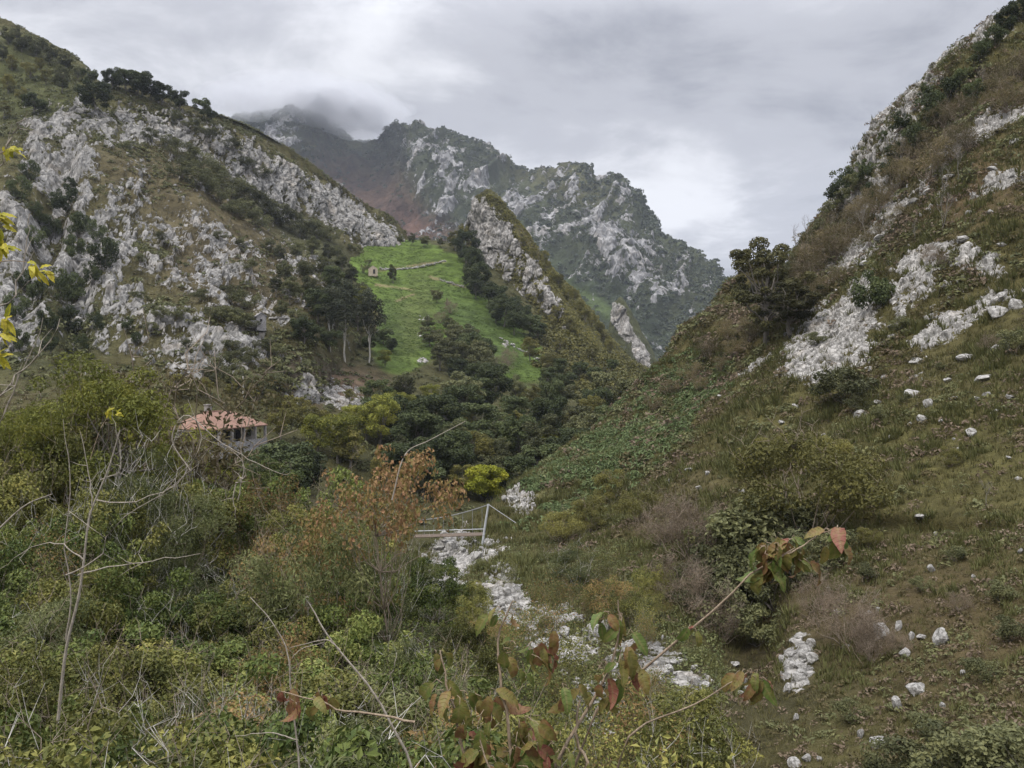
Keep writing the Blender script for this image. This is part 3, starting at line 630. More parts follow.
def leaves(c, n, L, W, rng, fold=.25, tdir=None):
    """one folded blade of four corners per centre; returns V, F, per-vertex attribute slot count"""
    k = len(c); n = unit(n)
    r = rng.normal(size=(k, 3)) if tdir is None else tdir + rng.normal(size=(k, 3)) * .25
    t = unit(np.cross(n, np.cross(r, n))); s = np.cross(n, t)
    L = np.broadcast_to(L, (k,))[:, None]; W = np.broadcast_to(W, (k,))[:, None]
    V = np.stack([c - t * L * .5, c + s * W * .5 + n * W * fold - t * L * .05, c + t * L * .5 - n * L * .08, c - s * W * .5 + n * W * fold - t * L * .05], 1)
    return V.reshape(-1, 3), np.arange(k * 4).reshape(k, 4)
def crown_points(rng, rx, rz, zc, lobes, per, lr, hollow=.55, flat=.8, skew=.35):
    """leaf centres and normals of an uneven crown: lobes of foliage at the branch ends, gaps between"""
    d = unit(rng.normal(size=(lobes, 3))); rad = hollow + (1 - hollow) * rng.random(lobes) ** .6
    sx = 1 + skew * (rng.random(lobes) - .5)
    lc = d * rad[:, None] * np.array([rx, rx, rz]) * sx[:, None] + np.array([0, 0, zc])
    lc[:, :2] += (rng.random((lobes, 2)) - .5) * rx * .3
    lrad = lr * (0.55 + 0.9 * rng.random(lobes)) * (rx + rz) * .5
    n_each = np.maximum(4, (per * (lrad / lrad.mean()) ** 2).astype(int))
    idx = np.repeat(np.arange(lobes), n_each); k = len(idx)
    q = unit(rng.normal(size=(k, 3)) + np.array([0, 0, .35])); rr = (.35 + .65 * rng.random(k) ** .5)
    c = lc[idx] + q * (rr * lrad[idx])[:, None] * np.array([1.15, 1.15, flat])
    n = unit(q + rng.normal(size=(k, 3)) * .55 + np.array([0, 0, .5]))
    hue = rng.random(lobes)[idx] * .5 + rng.random(k) * .5
    return c, n, hue, lc
def limbs(rng, base, lc, r0, sides=5, seg=5, wob=.12):
    out = []
    for p in lc:
        b = base + (0, 0, 0); t = np.linspace(0, 1, seg)[:, None]
        mid = b * .5 + p * .5 + np.array([0, 0, -.15]) * np.linalg.norm(p - b)
        pts = (1 - t) ** 2 * b + 2 * t * (1 - t) * mid + t * t * p
        pts[1:-1] += rng.normal(size=(seg - 2, 3)) * wob * np.linalg.norm(p - b) * .4
        out.append(tube(pts, np.linspace(r0, r0 * .18, seg), sides))
    return out
PROTO = {}
def proto(key, kind, parts, h): PROTO.setdefault(key, []).append((kind, parts, h))
def make_tree(key, kind, seed, h, rx, lobes, per, L, W, mat, bark, trunk_h=.3, rz=None, lr=.34, hollow=.5, tr=.03, lean=.06, limb_n=10, aspect_up=None, skew=.35):
    rng = np.random.default_rng(seed)
    zt = h * trunk_h; rz = rz or (h - zt) * .5; zc = h - rz * 1.0
    c, n, hue, lc = crown_points(rng, rx, rz, zc, lobes, per, lr, hollow, skew=skew)
    lo = c[:, 2] < zt * .5; c[lo, 2] = zt * .5 + (c[lo, 2] - zt * .5) * .2
    V, Fc = leaves(c, n, L * (.7 + .6 * rng.random(len(c))), W * (.7 + .6 * rng.random(len(c))), rng)
    crown = mesh_data(kind + '_crown', V, Fc, {'leaf': np.repeat(hue, 4)}, False, [M[mat]])
    k = 7; t = np.linspace(0, 1, k)[:, None]; top = np.array([rng.normal() * lean * h, rng.normal() * lean * h, zc])
    tp = t * top; tp[1:-1, :2] += rng.normal(size=(k - 2, 2)) * h * .012
    tb = [tube(tp, np.linspace(h * tr, h * tr * .35, k), 7)]
    fork = tp[3]
    pick = rng.permutation(lobes)[:limb_n]
    for i, p in enumerate(lc[pick]): tb += limbs(rng, tp[2 + i % 4], p[None], h * tr * .4)
    V, Fc = merge(tb)
    trunk = mesh_data(kind + '_trunk', V, Fc, None, True, [M[bark]])
    proto(key, kind, [('trunk', trunk), ('crown', crown)], h)
def make_shrub(key, kind, seed, h, rx, lobes, per, L, W, mat, bark, stems=9, lr=.36, hollow=.45, sr=.012, twigs=0, twig_mat=None, narrow=False, up=.0):
    rng = np.random.default_rng(seed)
    c, n, hue, lc = crown_points(rng, rx, h * .42, h * .52, lobes, per, lr, hollow)
    c[:, 2] = np.maximum(c[:, 2], .05 * h * rng.random(len(c)))
    td = (unit(c - np.array([0, 0, 0.1 * h])) * .6 + np.array([0, 0, -.3 if not up else up])) if narrow else None
    V, Fc = leaves(c, n, L * (.7 + .6 * rng.random(len(c))), W * (.7 + .6 * rng.random(len(c))), rng, tdir=td)
    fol = mesh_data(kind + '_foliage', V, Fc, {'leaf': np.repeat(hue, 4)}, False, [M[mat]])
    tb = []
    for p in lc[rng.permutation(lobes)[:stems]]:
        b = np.array([0, 0, -.1 * h])
        tb += limbs(rng, b, (p * np.array([1, 1, 1.05]))[None], h * sr, 4, 6)
    for _ in range(twigs):
        p = lc[rng.integers(lobes)]; q = p + unit(np.array([rng.normal() * .7, rng.normal() * .7, 1.2])) * h * (.2 + .3 * rng.random())
        t = np.linspace(0, 1, 5)[:, None]; pts = p * (1 - t) + q * t; pts[1:] += rng.normal(size=(4, 3)) * h * .018
        tb.append(tube(pts, np.linspace(h * sr * .4, h * sr * .12, 5), 3))
        for _k in range(2):
            j = rng.integers(1, 4); q2 = pts[j] + unit(rng.normal(size=3) + np.array([0, 0, .8])) * h * .14
            tb.append(tube(np.linspace(pts[j], q2, 3), np.linspace(h * sr * .25, h * sr * .1, 3), 3))
    V, Fc = merge(tb)
    proto(key, kind, [('stem', mesh_data(kind + '_stem', V, Fc, None, True, [M[twig_mat or bark]])), ('foliage', fol)], h)
def branchy(rng, base, d, length, r, depth, out, spread=.6, seg=5, kids=(3, 4), tips=None, upw=.25):
    d = unit(d); pts = [base]
    for i in range(seg):
        d = unit(d + rng.normal(size=3) * .16 + np.array([0, 0, upw * .25])); pts.append(pts[-1] + d * length / seg)
    pts = np.array(pts); out.append(tube(pts, np.linspace(r, r * .45, len(pts)), 5 if r > .02 else 3))
    if depth == 0:
        if tips is not None: tips.append(pts[-1])
        return
    for _ in range(rng.integers(kids[0], kids[1] + 1)):
        j = rng.integers(2, seg + 1); nd = unit(d + rng.normal(size=3) * spread + np.array([0, 0, upw]))
        branchy(rng, pts[j], nd, length * (.5 + .25 * rng.random()), r * .5, depth - 1, out, spread, seg, kids, tips, upw)
def make_bare(key, kind, seed, h, mat, depth=4, r=.025, spread=.6, stems=1, leaf=None, L=.1, per=0, upw=.3):
    rng = np.random.default_rng(seed); out, tips = [], []
    for _ in range(stems):
        branchy(rng, np.array([rng.normal() * .05 * h * (stems > 1), rng.normal() * .05 * h * (stems > 1), -.1]), np.array([rng.normal() * .2 * (1 + (stems > 1)), rng.normal() * .2 * (1 + (stems > 1)), 1.]), h * .48, h * r / (1 + .3 * stems), depth, out, spread, tips=tips, upw=upw)
    V, Fc = merge(out); s = h / max(V[:, 2].max(), .1); V = V * s
    if per:
        tp = np.array(tips) * s; c = np.repeat(tp, per, 0) + rng.normal(size=(len(tp) * per, 3)) * h * .045
        Vl, Fl = leaves(c, rng.normal(size=c.shape) + np.array([0, 0, .8]), L * (.7 + .6 * rng.random(len(c))), L * .55, rng)
        parts = [('trunk', mesh_data(kind + '_trunk', V, Fc, None, True, [M[mat]])), ('crown', mesh_data(kind + '_crown', Vl, Fl, {'leaf': np.repeat(rng.random(len(c)), 4)}, False, [M[leaf]]))]
    else:
        parts = [(None, mesh_data(kind, V, Fc, None, True, [M[mat]]))]
    proto(key, kind, parts, h)

for s_ in range(3):
    make_tree('oak', 'oak_tree', 100 + s_, 8., 3.4, 30, 130, .42, .34, 'oak', 'bark', trunk_h=.18, lr=.30, hollow=.55)
    make_tree('dull', 'broadleaf_tree', 110 + s_, 8., 3.0, 28, 120, .40, .30, 'dull', 'bark', trunk_h=.2, lr=.30)
    make_tree('olive', 'ash_tree', 120 + s_, 8., 3.0, 30, 110, .36, .22, 'olive', 'bark', trunk_h=.2, lr=.28)
    make_tree('lime', 'ash_tree', 130 + s_, 8., 3.1, 34, 120, .34, .2, 'lime', 'bark', trunk_h=.18, lr=.27)
    make_tree('euc', 'eucalyptus_tree', 140 + s_, 18., 3.6, 30, 90, .6, .34, 'euc', 'pale', trunk_h=.42, lr=.27, hollow=.35, tr=.014, lean=.03)
    make_shrub('scrub', 'evergreen_shrub', 150 + s_, 2.5, 1.7, 20, 80, .24, .16, 'oak', 'bark')
    make_shrub('dullscrub', 'green_shrub', 160 + s_, 2.5, 1.7, 20, 80, .22, .14, 'dull', 'bark', twigs=4)
    make_shrub('oliveshrub', 'olive_shrub', 170 + s_, 3., 1.9, 24, 220, .13, .075, 'olive', 'twig', stems=14, lr=.3, twigs=20)
    make_shrub('brownshrub', 'brown_shrub', 180 + s_, 3., 1.9, 26, 130, .12, .05, 'brown', 'twig', stems=20, lr=.32, twigs=50, hollow=.3)
    make_shrub('russet', 'bare_shrub', 190 + s_, 3., 1.9, 26, 130, .16, .025, 'russet', 'twig', stems=22, lr=.34, twigs=70, hollow=.3)
    # thicket close to the camera: leaf by leaf
    make_shrub('laurel', 'leafy_shrub', 200 + s_, 2.6, 1.6, 50, 150, .115, .052, 'laurel', 'twig', stems=18, lr=.2, twigs=24, sr=.006, hollow=.35, twig_mat='pale' if s_ == 1 else None)
    make_shrub('willow', 'willow_shrub', 210 + s_, 3.0, 1.7, 46, 150, .125, .030, 'willow', 'twig', stems=20, lr=.22, twigs=30, sr=.006, narrow=True, hollow=.35, twig_mat='pale' if s_ == 1 else None)
    make_shrub('bramble', 'olive_leaved_shrub', 220 + s_, 2.6, 1.7, 48, 150, .09, .052, 'bramble', 'twig', stems=18, lr=.2, twigs=34, sr=.006, hollow=.35, twig_mat='pale' if s_ == 2 else None)
    make_shrub('rusty', 'autumn_shrub', 230 + s_, 3.0, 1.7, 44, 105, .10, .055, 'orange', 'twig', stems=20, lr=.24, twigs=40, sr=.006, hollow=.3)
    make_bare('twiggy', 'sparse_shrub', 240 + s_, 3.2, 'pale' if s_ == 1 else 'twig', 3, .010, .5, 8, 'orange' if s_ == 2 else 'bramble', .085, 5, upw=.5)
    make_bare('bare', 'bare_tree', 250 + s_, 6., 'grey', 4, .018, .5, 1, None, upw=.35)
make_shrub('yellow', 'yellow_tree', 260, 4., 2.1, 30, 200, .26, .18, 'yellow', 'bark')
make_tree('orange', 'orange_leaved_tree', 261, 4.4, 1.7, 60, 34, .105, .07, 'tawny', 'twig', trunk_h=.62, lr=.2, hollow=.3, tr=.007, limb_n=40)
for s_ in range(2):
    make_tree('oaknear', 'oak_tree', 270 + s_, 9., 3.2, 38, 210, .27, .17, 'darkoak', 'bark', trunk_h=.2, lr=.18, hollow=.5, lean=.05, limb_n=40, skew=.7)
    make_tree('ashnear', 'ash_tree', 280 + s_, 7., 2.6, 54, 200, .17, .07, 'lime', 'bark', trunk_h=.2, lr=.22, hollow=.4, tr=.016, limb_n=30)

BUILT = []                                # (object, kind words, px, py) awaiting their labels
rngp = np.random.default_rng(5)
def plant(key, base, h, wide=1.0, look=None, group=None, label=None, cat=None, var=None, sink=.03, kindname=None):
    kind, parts, ph = PROTO[key][(rngp.integers(len(PROTO[key])) if var is None else var) % len(PROTO[key])]
    s = h / ph
    loc = np.array(base) - np.array([0, 0, sink * h])
    if parts[0][0] is None:
        o = bpy.data.objects.new(kindname or kind, parts[0][1]); COL.objects.link(o)
        o.location = loc; o.rotation_euler = (0, 0, rngp.random() * 6.28); o.scale = (s * wide, s * wide, s)
    else:
        o = empty(kindname or kind, loc, rngp.random() * 6.28, (s * wide, s * wide, s))
        for pn, me in parts: link(pn, me, o)
    cat = cat or ('tree' if 'tree' in kind else 'shrub')
    tag(o, label, cat, group)
    c = np.array(base) + np.array([0, 0, h * .5]); x, y, _ = proj(c)
    if label is None: BUILT.append((o, look, float(x), float(y)))
    return o
def plant_at(key, px, py, hpx, lands, wide=1.0, look=None, **k):
    b = hit(px, py, lands)
    if b is None: return None
    return plant(key, b, hpx / F * b[1], wide, look, **k)

GL, HL, VL, PL, ML = ['ground'], ['hill'], ['valley_side'], ['hillside'], ['mountain']
W_ = ['hill', 'valley_side']
def many(key, lst, lands, look, group, wide=1.0):
    for a in lst:
        plant_at(key, a[0], a[1], a[2], lands, wide * (a[3] if len(a) > 3 else 1.0), look, group=group)
G1 = 'trees and shrubs on the rocky hill'
many('dull', [(8, 44, 16), (22, 52, 15), (36, 56, 16), (50, 62, 16), (62, 92, 28, .8), (2, 60, 16), (78, 80, 14), (16, 40, 12), (44, 52, 12), (66, 68, 14), (28, 48, 12)], HL, 'green oak on the wooded hilltop', G1)
many('olive', [(12, 70, 15), (30, 78, 16), (8, 92, 18), (46, 84, 16), (22, 102, 16), (4, 118, 18), (40, 70, 13)], HL, 'olive-green tree on the wooded hilltop', G1)
many('oak', [(96, 110, 28, 1.25), (34, 112, 18, 1.4), (112, 88, 18, 1.2), (126, 90, 22, 1.2), (138, 95, 24, 1.3), (150, 99, 20, 1.2), (162, 104, 22), (180, 110, 20), (203, 118, 20), (90, 84, 16), (212, 120, 10)], HL, 'dark tree along the rocky hilltop', G1)
many('scrub', [(66, 212, 30), (50, 238, 24), (78, 236, 26), (104, 268, 30), (92, 282, 22), (34, 248, 22), (30, 180, 20), (20, 200, 24), (74, 258, 24), (60, 300, 30), (40, 300, 26), (96, 240, 20), (110, 256, 18), (24, 290, 22), (76, 300, 28), (16, 318, 26), (70, 330, 26), (48, 330, 24),
    (128, 330, 14), (96, 330, 18), (20, 350, 22), (50, 352, 20), (82, 350, 16), (136, 345, 14), (36, 220, 18), (70, 190, 14)], HL, 'dark shrub among the grey rocks', G1, .62)
many('dullscrub', [(170, 150, 16), (186, 160, 18), (198, 168, 18), (212, 180, 20), (226, 192, 20), (236, 200, 22), (250, 206, 20), (262, 214, 20), (276, 222, 20), (290, 228, 20), (302, 236, 18), (180, 176, 18), (196, 186, 20), (216, 200, 20), (240, 218, 20), (258, 226, 18),
    (176, 122, 12), (192, 130, 12), (206, 140, 14), (150, 140, 12), (128, 150, 10), (232, 150, 12), (262, 178, 12), (248, 168, 12), (316, 236, 16), (330, 240, 14)], HL, 'small green tree below the pale cliff band', G1)
many('dullscrub', [(220, 240, 10), (240, 248, 9), (268, 250, 12), (160, 240, 9), (140, 262, 9), (250, 270, 12), (200, 300, 12), (180, 320, 14), (160, 318, 12), (150, 332, 12), (212, 318, 12), (228, 322, 16), (244, 308, 18), (232, 300, 16), (140, 300, 10)], HL, 'round shrub on the brown grassy slope', G1)
G2 = 'trees of the grove between the hut and the pasture'
many('dull', [(280, 262, 16), (296, 258, 18), (312, 256, 18), (328, 262, 18), (286, 284, 22), (304, 280, 22), (322, 278, 22), (342, 270, 16), (290, 304, 26), (276, 296, 20), (352, 284, 18), (308, 300, 24), (362, 300, 20), (298, 330, 24), (282, 318, 18), (350, 250, 8), (338, 256, 12)], W_, 'grey-green tree in the grove', G2)
many('oak', [(332, 292, 26), (318, 322, 34), (304, 345, 30), (336, 330, 34), (384, 345, 18), (370, 352, 18), (392, 352, 14), (330, 352, 24), (358, 330, 26), (345, 306, 24), (316, 346, 20)], W_, 'dark tree in the grove', G2)
many('euc', [(345, 360, 82, 1.0), (369, 362, 76, .95), (330, 350, 66)], W_, 'tall pale-trunked eucalyptus in the grove', G2, .9)
many('lime', [(360, 312, 26), (385, 366, 18)], W_, 'light green tree in the grove', G2)
G3 = 'trees around the green pasture'
many('dull', [(393, 283, 17, .7)], VL, 'lone round tree standing in the pasture', G3)
many('dull', [(437, 302, 14)], VL, 'small lone tree by the rocks in the pasture', G3)
many('dull', [(350, 242, 9), (400, 243, 9), (412, 244, 10), (424, 246, 12), (440, 246, 8), (372, 240, 6)], VL, 'small tree on the pasture skyline', G3)
many('oak', [(466, 262, 34, .7), (472, 278, 34, .7), (480, 292, 30, .9), (470, 288, 20), (488, 304, 24), (496, 310, 26), (508, 318, 26), (520, 326, 24), (504, 326, 28, .9), (514, 334, 26, .9), (496, 322, 22), (476, 298, 18), (530, 336, 24), (538, 342, 20)], ['valley_side', 'rock_pinnacle'], 'dark tree at the foot of the pinnacle', G3)
many('olive', [(455, 250, 20), (462, 240, 18), (530, 360, 24), (548, 372, 20), (560, 352, 16), (538, 330, 14), (552, 325, 12), (570, 330, 14), (585, 322, 14), (600, 335, 14), (575, 300, 12), (560, 285, 12), (545, 262, 12), (592, 360, 16), (610, 352, 14)], ['valley_side', 'rock_pinnacle'], 'olive-green tree by the pinnacle', G3)
many('olive', [(524, 246, 10), (534, 258, 11), (546, 272, 12), (558, 286, 12), (568, 300, 13), (580, 312, 12), (592, 326, 13), (604, 342, 12), (540, 300, 12), (556, 318, 13), (572, 336, 14), (586, 348, 13)], ['rock_pinnacle'], 'small olive tree on the flank of the pinnacle', G3)
many('oak', [(566, 392, 22), (580, 378, 18), (596, 384, 18), (548, 386, 20), (612, 372, 14), (560, 376, 18)], ['valley_side', 'rock_pinnacle'], 'dark tree on the slope under the pinnacle', G3)
many('dull', [(430, 346, 22), (444, 352, 26), (456, 346, 24), (440, 370, 28), (452, 372, 28), (466, 376, 34), (478, 372, 36), (462, 352, 26), (428, 330, 14), (446, 330, 14), (472, 352, 26), (486, 380, 26)], VL, 'bushy tree at the foot of the pasture', G3)
many('oak', [(470, 366, 34), (484, 366, 30), (458, 384, 26), (476, 386, 26), (492, 384, 20)], VL, 'dark bushy tree at the foot of the pasture', G3)
many('russet', [(440, 322, 12), (450, 312, 12), (508, 362, 14), (502, 372, 18)], VL, 'bare brown thicket at the edge of the pasture', G3)
G4 = 'trees of the wood on the valley floor'
rw_ = np.random.default_rng(8)
wood = [(388 + 18 * i + rw_.normal() * 7, 414 + 16 * j + rw_.normal() * 5 + 4 * (i > 8), 24 + rw_.random() ** 1.5 * 30) for j in range(6) for i in range(13) if 414 + 16 * j < 400 + 130 - abs(i - 6) * 6]
for i, a in enumerate(wood):
    key = ['oak', 'dull', 'oak', 'olive', 'dull', 'oak', 'oak', 'dull', 'olive', 'oak', 'dull'][i % 11]
    plant_at(key, a[0], a[1], a[2], VL, .75 + .5 * rw_.random(), {'oak': 'dark tree in the valley wood', 'dull': 'green tree in the valley wood', 'olive': 'olive-green tree in the valley wood'}[key], group=G4)
many('oak', [(404, 440, 48), (420, 460, 50), (440, 440, 46), (410, 490, 52), (430, 486, 50), (284, 506, 64, 1.1), (268, 494, 50), (300, 500, 54), (452, 480, 50), (560, 480, 44), (580, 466, 40), (538, 486, 44)], VL, 'large dark tree in the valley wood', G4)
many('lime', [(380, 446, 52), (398, 424, 36), (366, 440, 38), (552, 468, 36, 1.1), (338, 462, 54), (318, 452, 40), (430, 404, 22), (352, 430, 28)], VL, 'pale green ash in the valley wood', G4)
many('olive', [(310, 440, 36), (300, 420, 24), (350, 466, 44), (596, 450, 34), (610, 436, 30), (592, 420, 26), (612, 410, 22), (350, 404, 16), (378, 398, 16), (275, 420, 26), (290, 412, 18), (270, 402, 16), (625, 400, 18)], VL, 'olive-green tree beside the road cutting', G4)
plant_at('yellow', 489, 500, 36, VL, .95, label='bright yellow-green tree standing out of the dark valley wood', cat='tree')
# house surroundings
G5 = 'trees and shrubs around the red-roofed house'
many('olive', [(206, 396, 20), (232, 396, 16), (252, 400, 18), (272, 408, 20), (190, 396, 20), (176, 398, 26), (280, 440, 34), (288, 425, 26)], W_ + GL, 'olive-green tree behind the red-roofed house', G5)
many('dullscrub', [(224, 372, 18), (236, 366, 18), (248, 362, 16), (214, 380, 16), (232, 352, 14), (262, 350, 12), (276, 356, 14), (240, 388, 20), (262, 392, 20), (276, 388, 18), (206, 352, 10), (186, 348, 10), (250, 330, 14), (238, 326, 16), (228, 318, 14)], W_, 'green shrub between the stone hut and the red-roofed house', G5)
# right-hand slope
G6 = 'trees and bushes on the grassy hillside'
plant_at('oaknear', 766, 342, 104, PL, .95, label='dark lone oak with an open crown on the hillside shoulder', cat='tree', group=G6, var=0)
plant_at('oaknear', 790, 334, 54, PL, 1.5, label='low wide oak under the taller lone oak on the hillside', cat='tree', group=G6, var=1)
plant_at('scrub', 872, 308, 40, PL, .8, label='small dark tree growing out of the big white outcrop', cat='tree', group=G6)
plant_at('oliveshrub', 802, 536, 118, PL, .85, label='large loose olive bush in the middle of the hillside', cat='shrub', group=G6, var=0)
many('dullscrub', [(845, 402, 36, 1.2), (815, 345, 14), (1014, 352, 26), (900, 330, 14), (905, 402, 10), (940, 370, 8), (880, 420, 14), (858, 412, 16), (760, 560, 64, 1.2), (728, 560, 50), (750, 600, 56), (800, 580, 50), (780, 545, 50), (715, 590, 46), (830, 560, 34), (745, 615, 54), (722, 630, 46), (775, 606, 50), (758, 645, 40), (700, 610, 36), (735, 585, 50), (1000, 600, 20), (955, 560, 16), (920, 590, 14), (985, 680, 24), (930, 735, 22), (850, 720, 22), (1010, 640, 24), (865, 580, 18)], PL, 'dark green bush on the hillside', G6)
many('brownshrub', [(806, 282, 34), (820, 268, 40), (838, 258, 36), (850, 240, 34), (812, 300, 30), (790, 318, 30), (860, 226, 30), (840, 285, 22), (730, 340, 26), (710, 358, 24), (735, 356, 20), (690, 380, 20), (880, 210, 30), (898, 190, 34), (930, 176, 40), (950, 160, 36),
    (912, 160, 30), (970, 150, 30), (985, 120, 32), (1005, 110, 34), (870, 245, 24), (900, 225, 22), (960, 120, 26), (940, 130, 26), (670, 396, 18), (655, 410, 16), (1000, 90, 26), (1018, 80, 28), (700, 390, 16), (720, 372, 16), (750, 340, 18)], PL, 'brown leaved bush on the upper hillside', G6)
many('scrub', [(846, 192, 24), (838, 202, 22), (866, 180, 22), (880, 172, 18), (900, 130, 20), (916, 150, 26), (934, 122, 30), (948, 100, 24), (926, 96, 14), (980, 60, 20), (994, 46, 22), (1008, 30, 24), (884, 140, 10), (960, 86, 18), (896, 160, 18), (870, 200, 18), (1022, 20, 26), (975, 100, 20), (890, 178, 20)], PL, 'dark evergreen bush on the crag', G6, .75)
many('russet', [(690, 556, 60, 1.0), (665, 545, 44), (712, 560, 50), (700, 620, 50), (680, 600, 46), (845, 640, 54), (820, 610, 40), (870, 660, 40), (930, 262, 18), (945, 268, 14), (860, 650, 44), (720, 640, 40), (990, 350, 16), (900, 655, 24), (960, 610, 20)], PL, 'leafless russet bush on the hillside', G6)
many('dullscrub', [(800, 262, 16), (812, 248, 18), (822, 236, 18), (834, 214, 16), (846, 205, 18), (856, 190, 18), (790, 276, 16), (776, 286, 14)], PL, 'olive-green bush on the skyline of the hillside', G6)
many('bare', [(802, 256, 26), (816, 240, 24), (938, 232, 44), (958, 180, 42), (900, 170, 40), (866, 236, 34), (915, 240, 22), (940, 195, 36), (810, 238, 26), (795, 250, 28), (780, 262, 22), (850, 262, 26), (985, 508, 34), (985, 90, 26), (830, 232, 24)], PL, 'slender leafless tree on the hillside', G6, .9)
many('dullscrub', [(940, 775, 46, 1.3), (900, 785, 44), (985, 785, 56, 1.3), (1020, 790, 60, 1.2), (870, 790, 30), (960, 800, 60)], PL, 'leafy green bush along the foot of the slope', G6)
many('oliveshrub', [(825, 470, 40), (775, 470, 36), (870, 548, 22), (950, 465, 18), (640, 520, 34), (610, 500, 30), (590, 530, 34), (560, 540, 34)], PL, 'olive bush on the grassy hillside', G6)

# ------------------------------------------------------------------ the thicket below the camera
def ground_z(X, Y):
    best = -1e9
    for n in ('ground', 'hillside', 'valley_side'):
        V = GROUND_PTS[n]; d = (V[:, 0] - X) ** 2 + (V[:, 1] - Y) ** 2; i = int(d.argmin())
        if d[i] < (1.0 + .03 * Y) ** 2: best = max(best, V[i, 2])
    return best if best > -1e8 else -8.0
GROUND_PTS = {n: LAND[n][0][::2, ::2].reshape(-1, 3)[(LAND[n][0][::2, ::2].reshape(-1, 3)[:, 1] < 140)] for n in ('ground', 'hillside', 'valley_side')}
ENV = [(-120, 370), (0, 372), (60, 372), (100, 372), (150, 385), (180, 430), (195, 456), (272, 458), (300, 470), (345, 470), (360, 478), (430, 492), (440, 552), (480, 560), (520, 545), (600, 530), (660, 560), (700, 660), (760, 760), (900, 800)]   # tops of the far side of the thicket
def thicket():
    rng = np.random.default_rng(77)
    lay = [(52, 12), (44, 12), (37, 12), (31, 13), (26, 13), (21, 13), (17, 13), (13.5, 12), (10.5, 11), (8.2, 9), (6.4, 8), (5.0, 8)]
    for li, (D, n) in enumerate(lay):
        for i in range(n):
            px = -110 + (i + rng.random()) * (840 / n); d = D * (1 + rng.normal() * .06)
            yt = np.interp(px, [e[0] for e in ENV], [e[1] for e in ENV])
            f = np.clip((52 - d) / 46., 0, 1) ** 1.15
            yt = yt + (735 - yt) * f + rng.normal() * 8
            X = (px - 512) / F * d; z = ground_z(X, d); zt = (384 - yt) / F * d
            h = zt - z
            if h < .5: continue
            h = min(h, 9.)
            if px > 455 and D < 40 and rng.random() < .55: continue
            if px > 455: h = min(h, 3.4)
            u = rng.random()
            if px < 200: key = ('bramble' if u < .45 else 'laurel' if u < .75 else 'willow' if u < .9 else 'twiggy') if d < 34 else ('bramble' if u < .6 else 'willow')
            elif px < 440: key = ('rusty' if u < .12 else 'laurel' if u < .50 else 'willow' if u < .78 else 'bramble') if d > 9 else ('laurel' if u < .6 else 'willow')
            else: key = 'twiggy' if u < .62 else 'bramble' if u < .86 else 'rusty' if u < .9 else 'willow'
            ph = PROTO[key][0][2]; wide = np.clip(1.5 * ph / h * .8, .75, 1.5) if h > ph else np.clip(ph / h * .7, .8, 1.4)
            look = {'bramble': 'olive-leaved shrub in the thicket', 'laurel': 'dark leafy shrub in the thicket', 'willow': 'narrow-leaved shrub in the thicket', 'rusty': 'orange-tinged shrub in the thicket', 'twiggy': 'sparse twiggy shrub in the thicket'}[key]
            plant(key, (X, d, z), h, wide, look, group='shrubs of the thicket below the viewpoint')
thicket()
rg7 = np.random.default_rng(123)
for i in range(18):
    px, D = 430 + 250 * rg7.random(), 14 + 34 * rg7.random() ** 1.2
    X = (px - 512) / F * D; z = ground_z(X, D); h = 1.6 + 2.0 * rg7.random()
    key = ['twiggy', 'twiggy', 'bramble', 'twiggy', 'rusty'][i % 5]
    plant(key, (X, D, z), h, .9, {'twiggy': 'thin straggling shrub before the rocks', 'bramble': 'olive-leaved shrub before the rocks', 'rusty': 'orange-tinged shrub before the rocks'}[key], group='straggling shrubs in front of the white rocks')
G7 = 'trees rising out of the thicket'
def tall(key, px, ytop, D, wide, look, **k):
    X = (px - 512) / F * D; z = ground_z(X, D); zt = (384 - ytop) / F * D
    plant(key, (X, D, z), zt - z, wide, look, group=G7, **k)
tall('ashnear', 108, 352, 46, .85, 'tallest yellow-green ash rising out of the thicket')
tall('ashnear', 60, 372, 50, .8, 'broad yellow-green ash rising out of the thicket')
tall('ashnear', 178, 400, 62, .6, 'slim yellow-green ash below the red-roofed house')
tall('willow', 318, 505, 27, .7, 'pale narrow-leaved shrub beside the orange-leaved tree', cat='shrub')
tall('ashnear', 20, 400, 44, .7, 'yellow-green ash at the edge of the thicket')
tall('ashnear', 222, 458, 60, .75, 'low yellow-green ash in front of the red-roofed house')
tall('laurel', 262, 450, 102, 1.2, 'dark shrub under the far corner of the red roof', cat='shrub')
tall('brownshrub', 152, 348, 56, .9, 'thin brown-leaved tree behind the yellow-green ash', cat='tree')
tall('orange', 392, 444, 26, .62, 'small tree with orange autumn leaves above the thicket')
tall('rusty', 330, 500, 29, .6, 'orange shrub leaning against the orange-leaved tree')

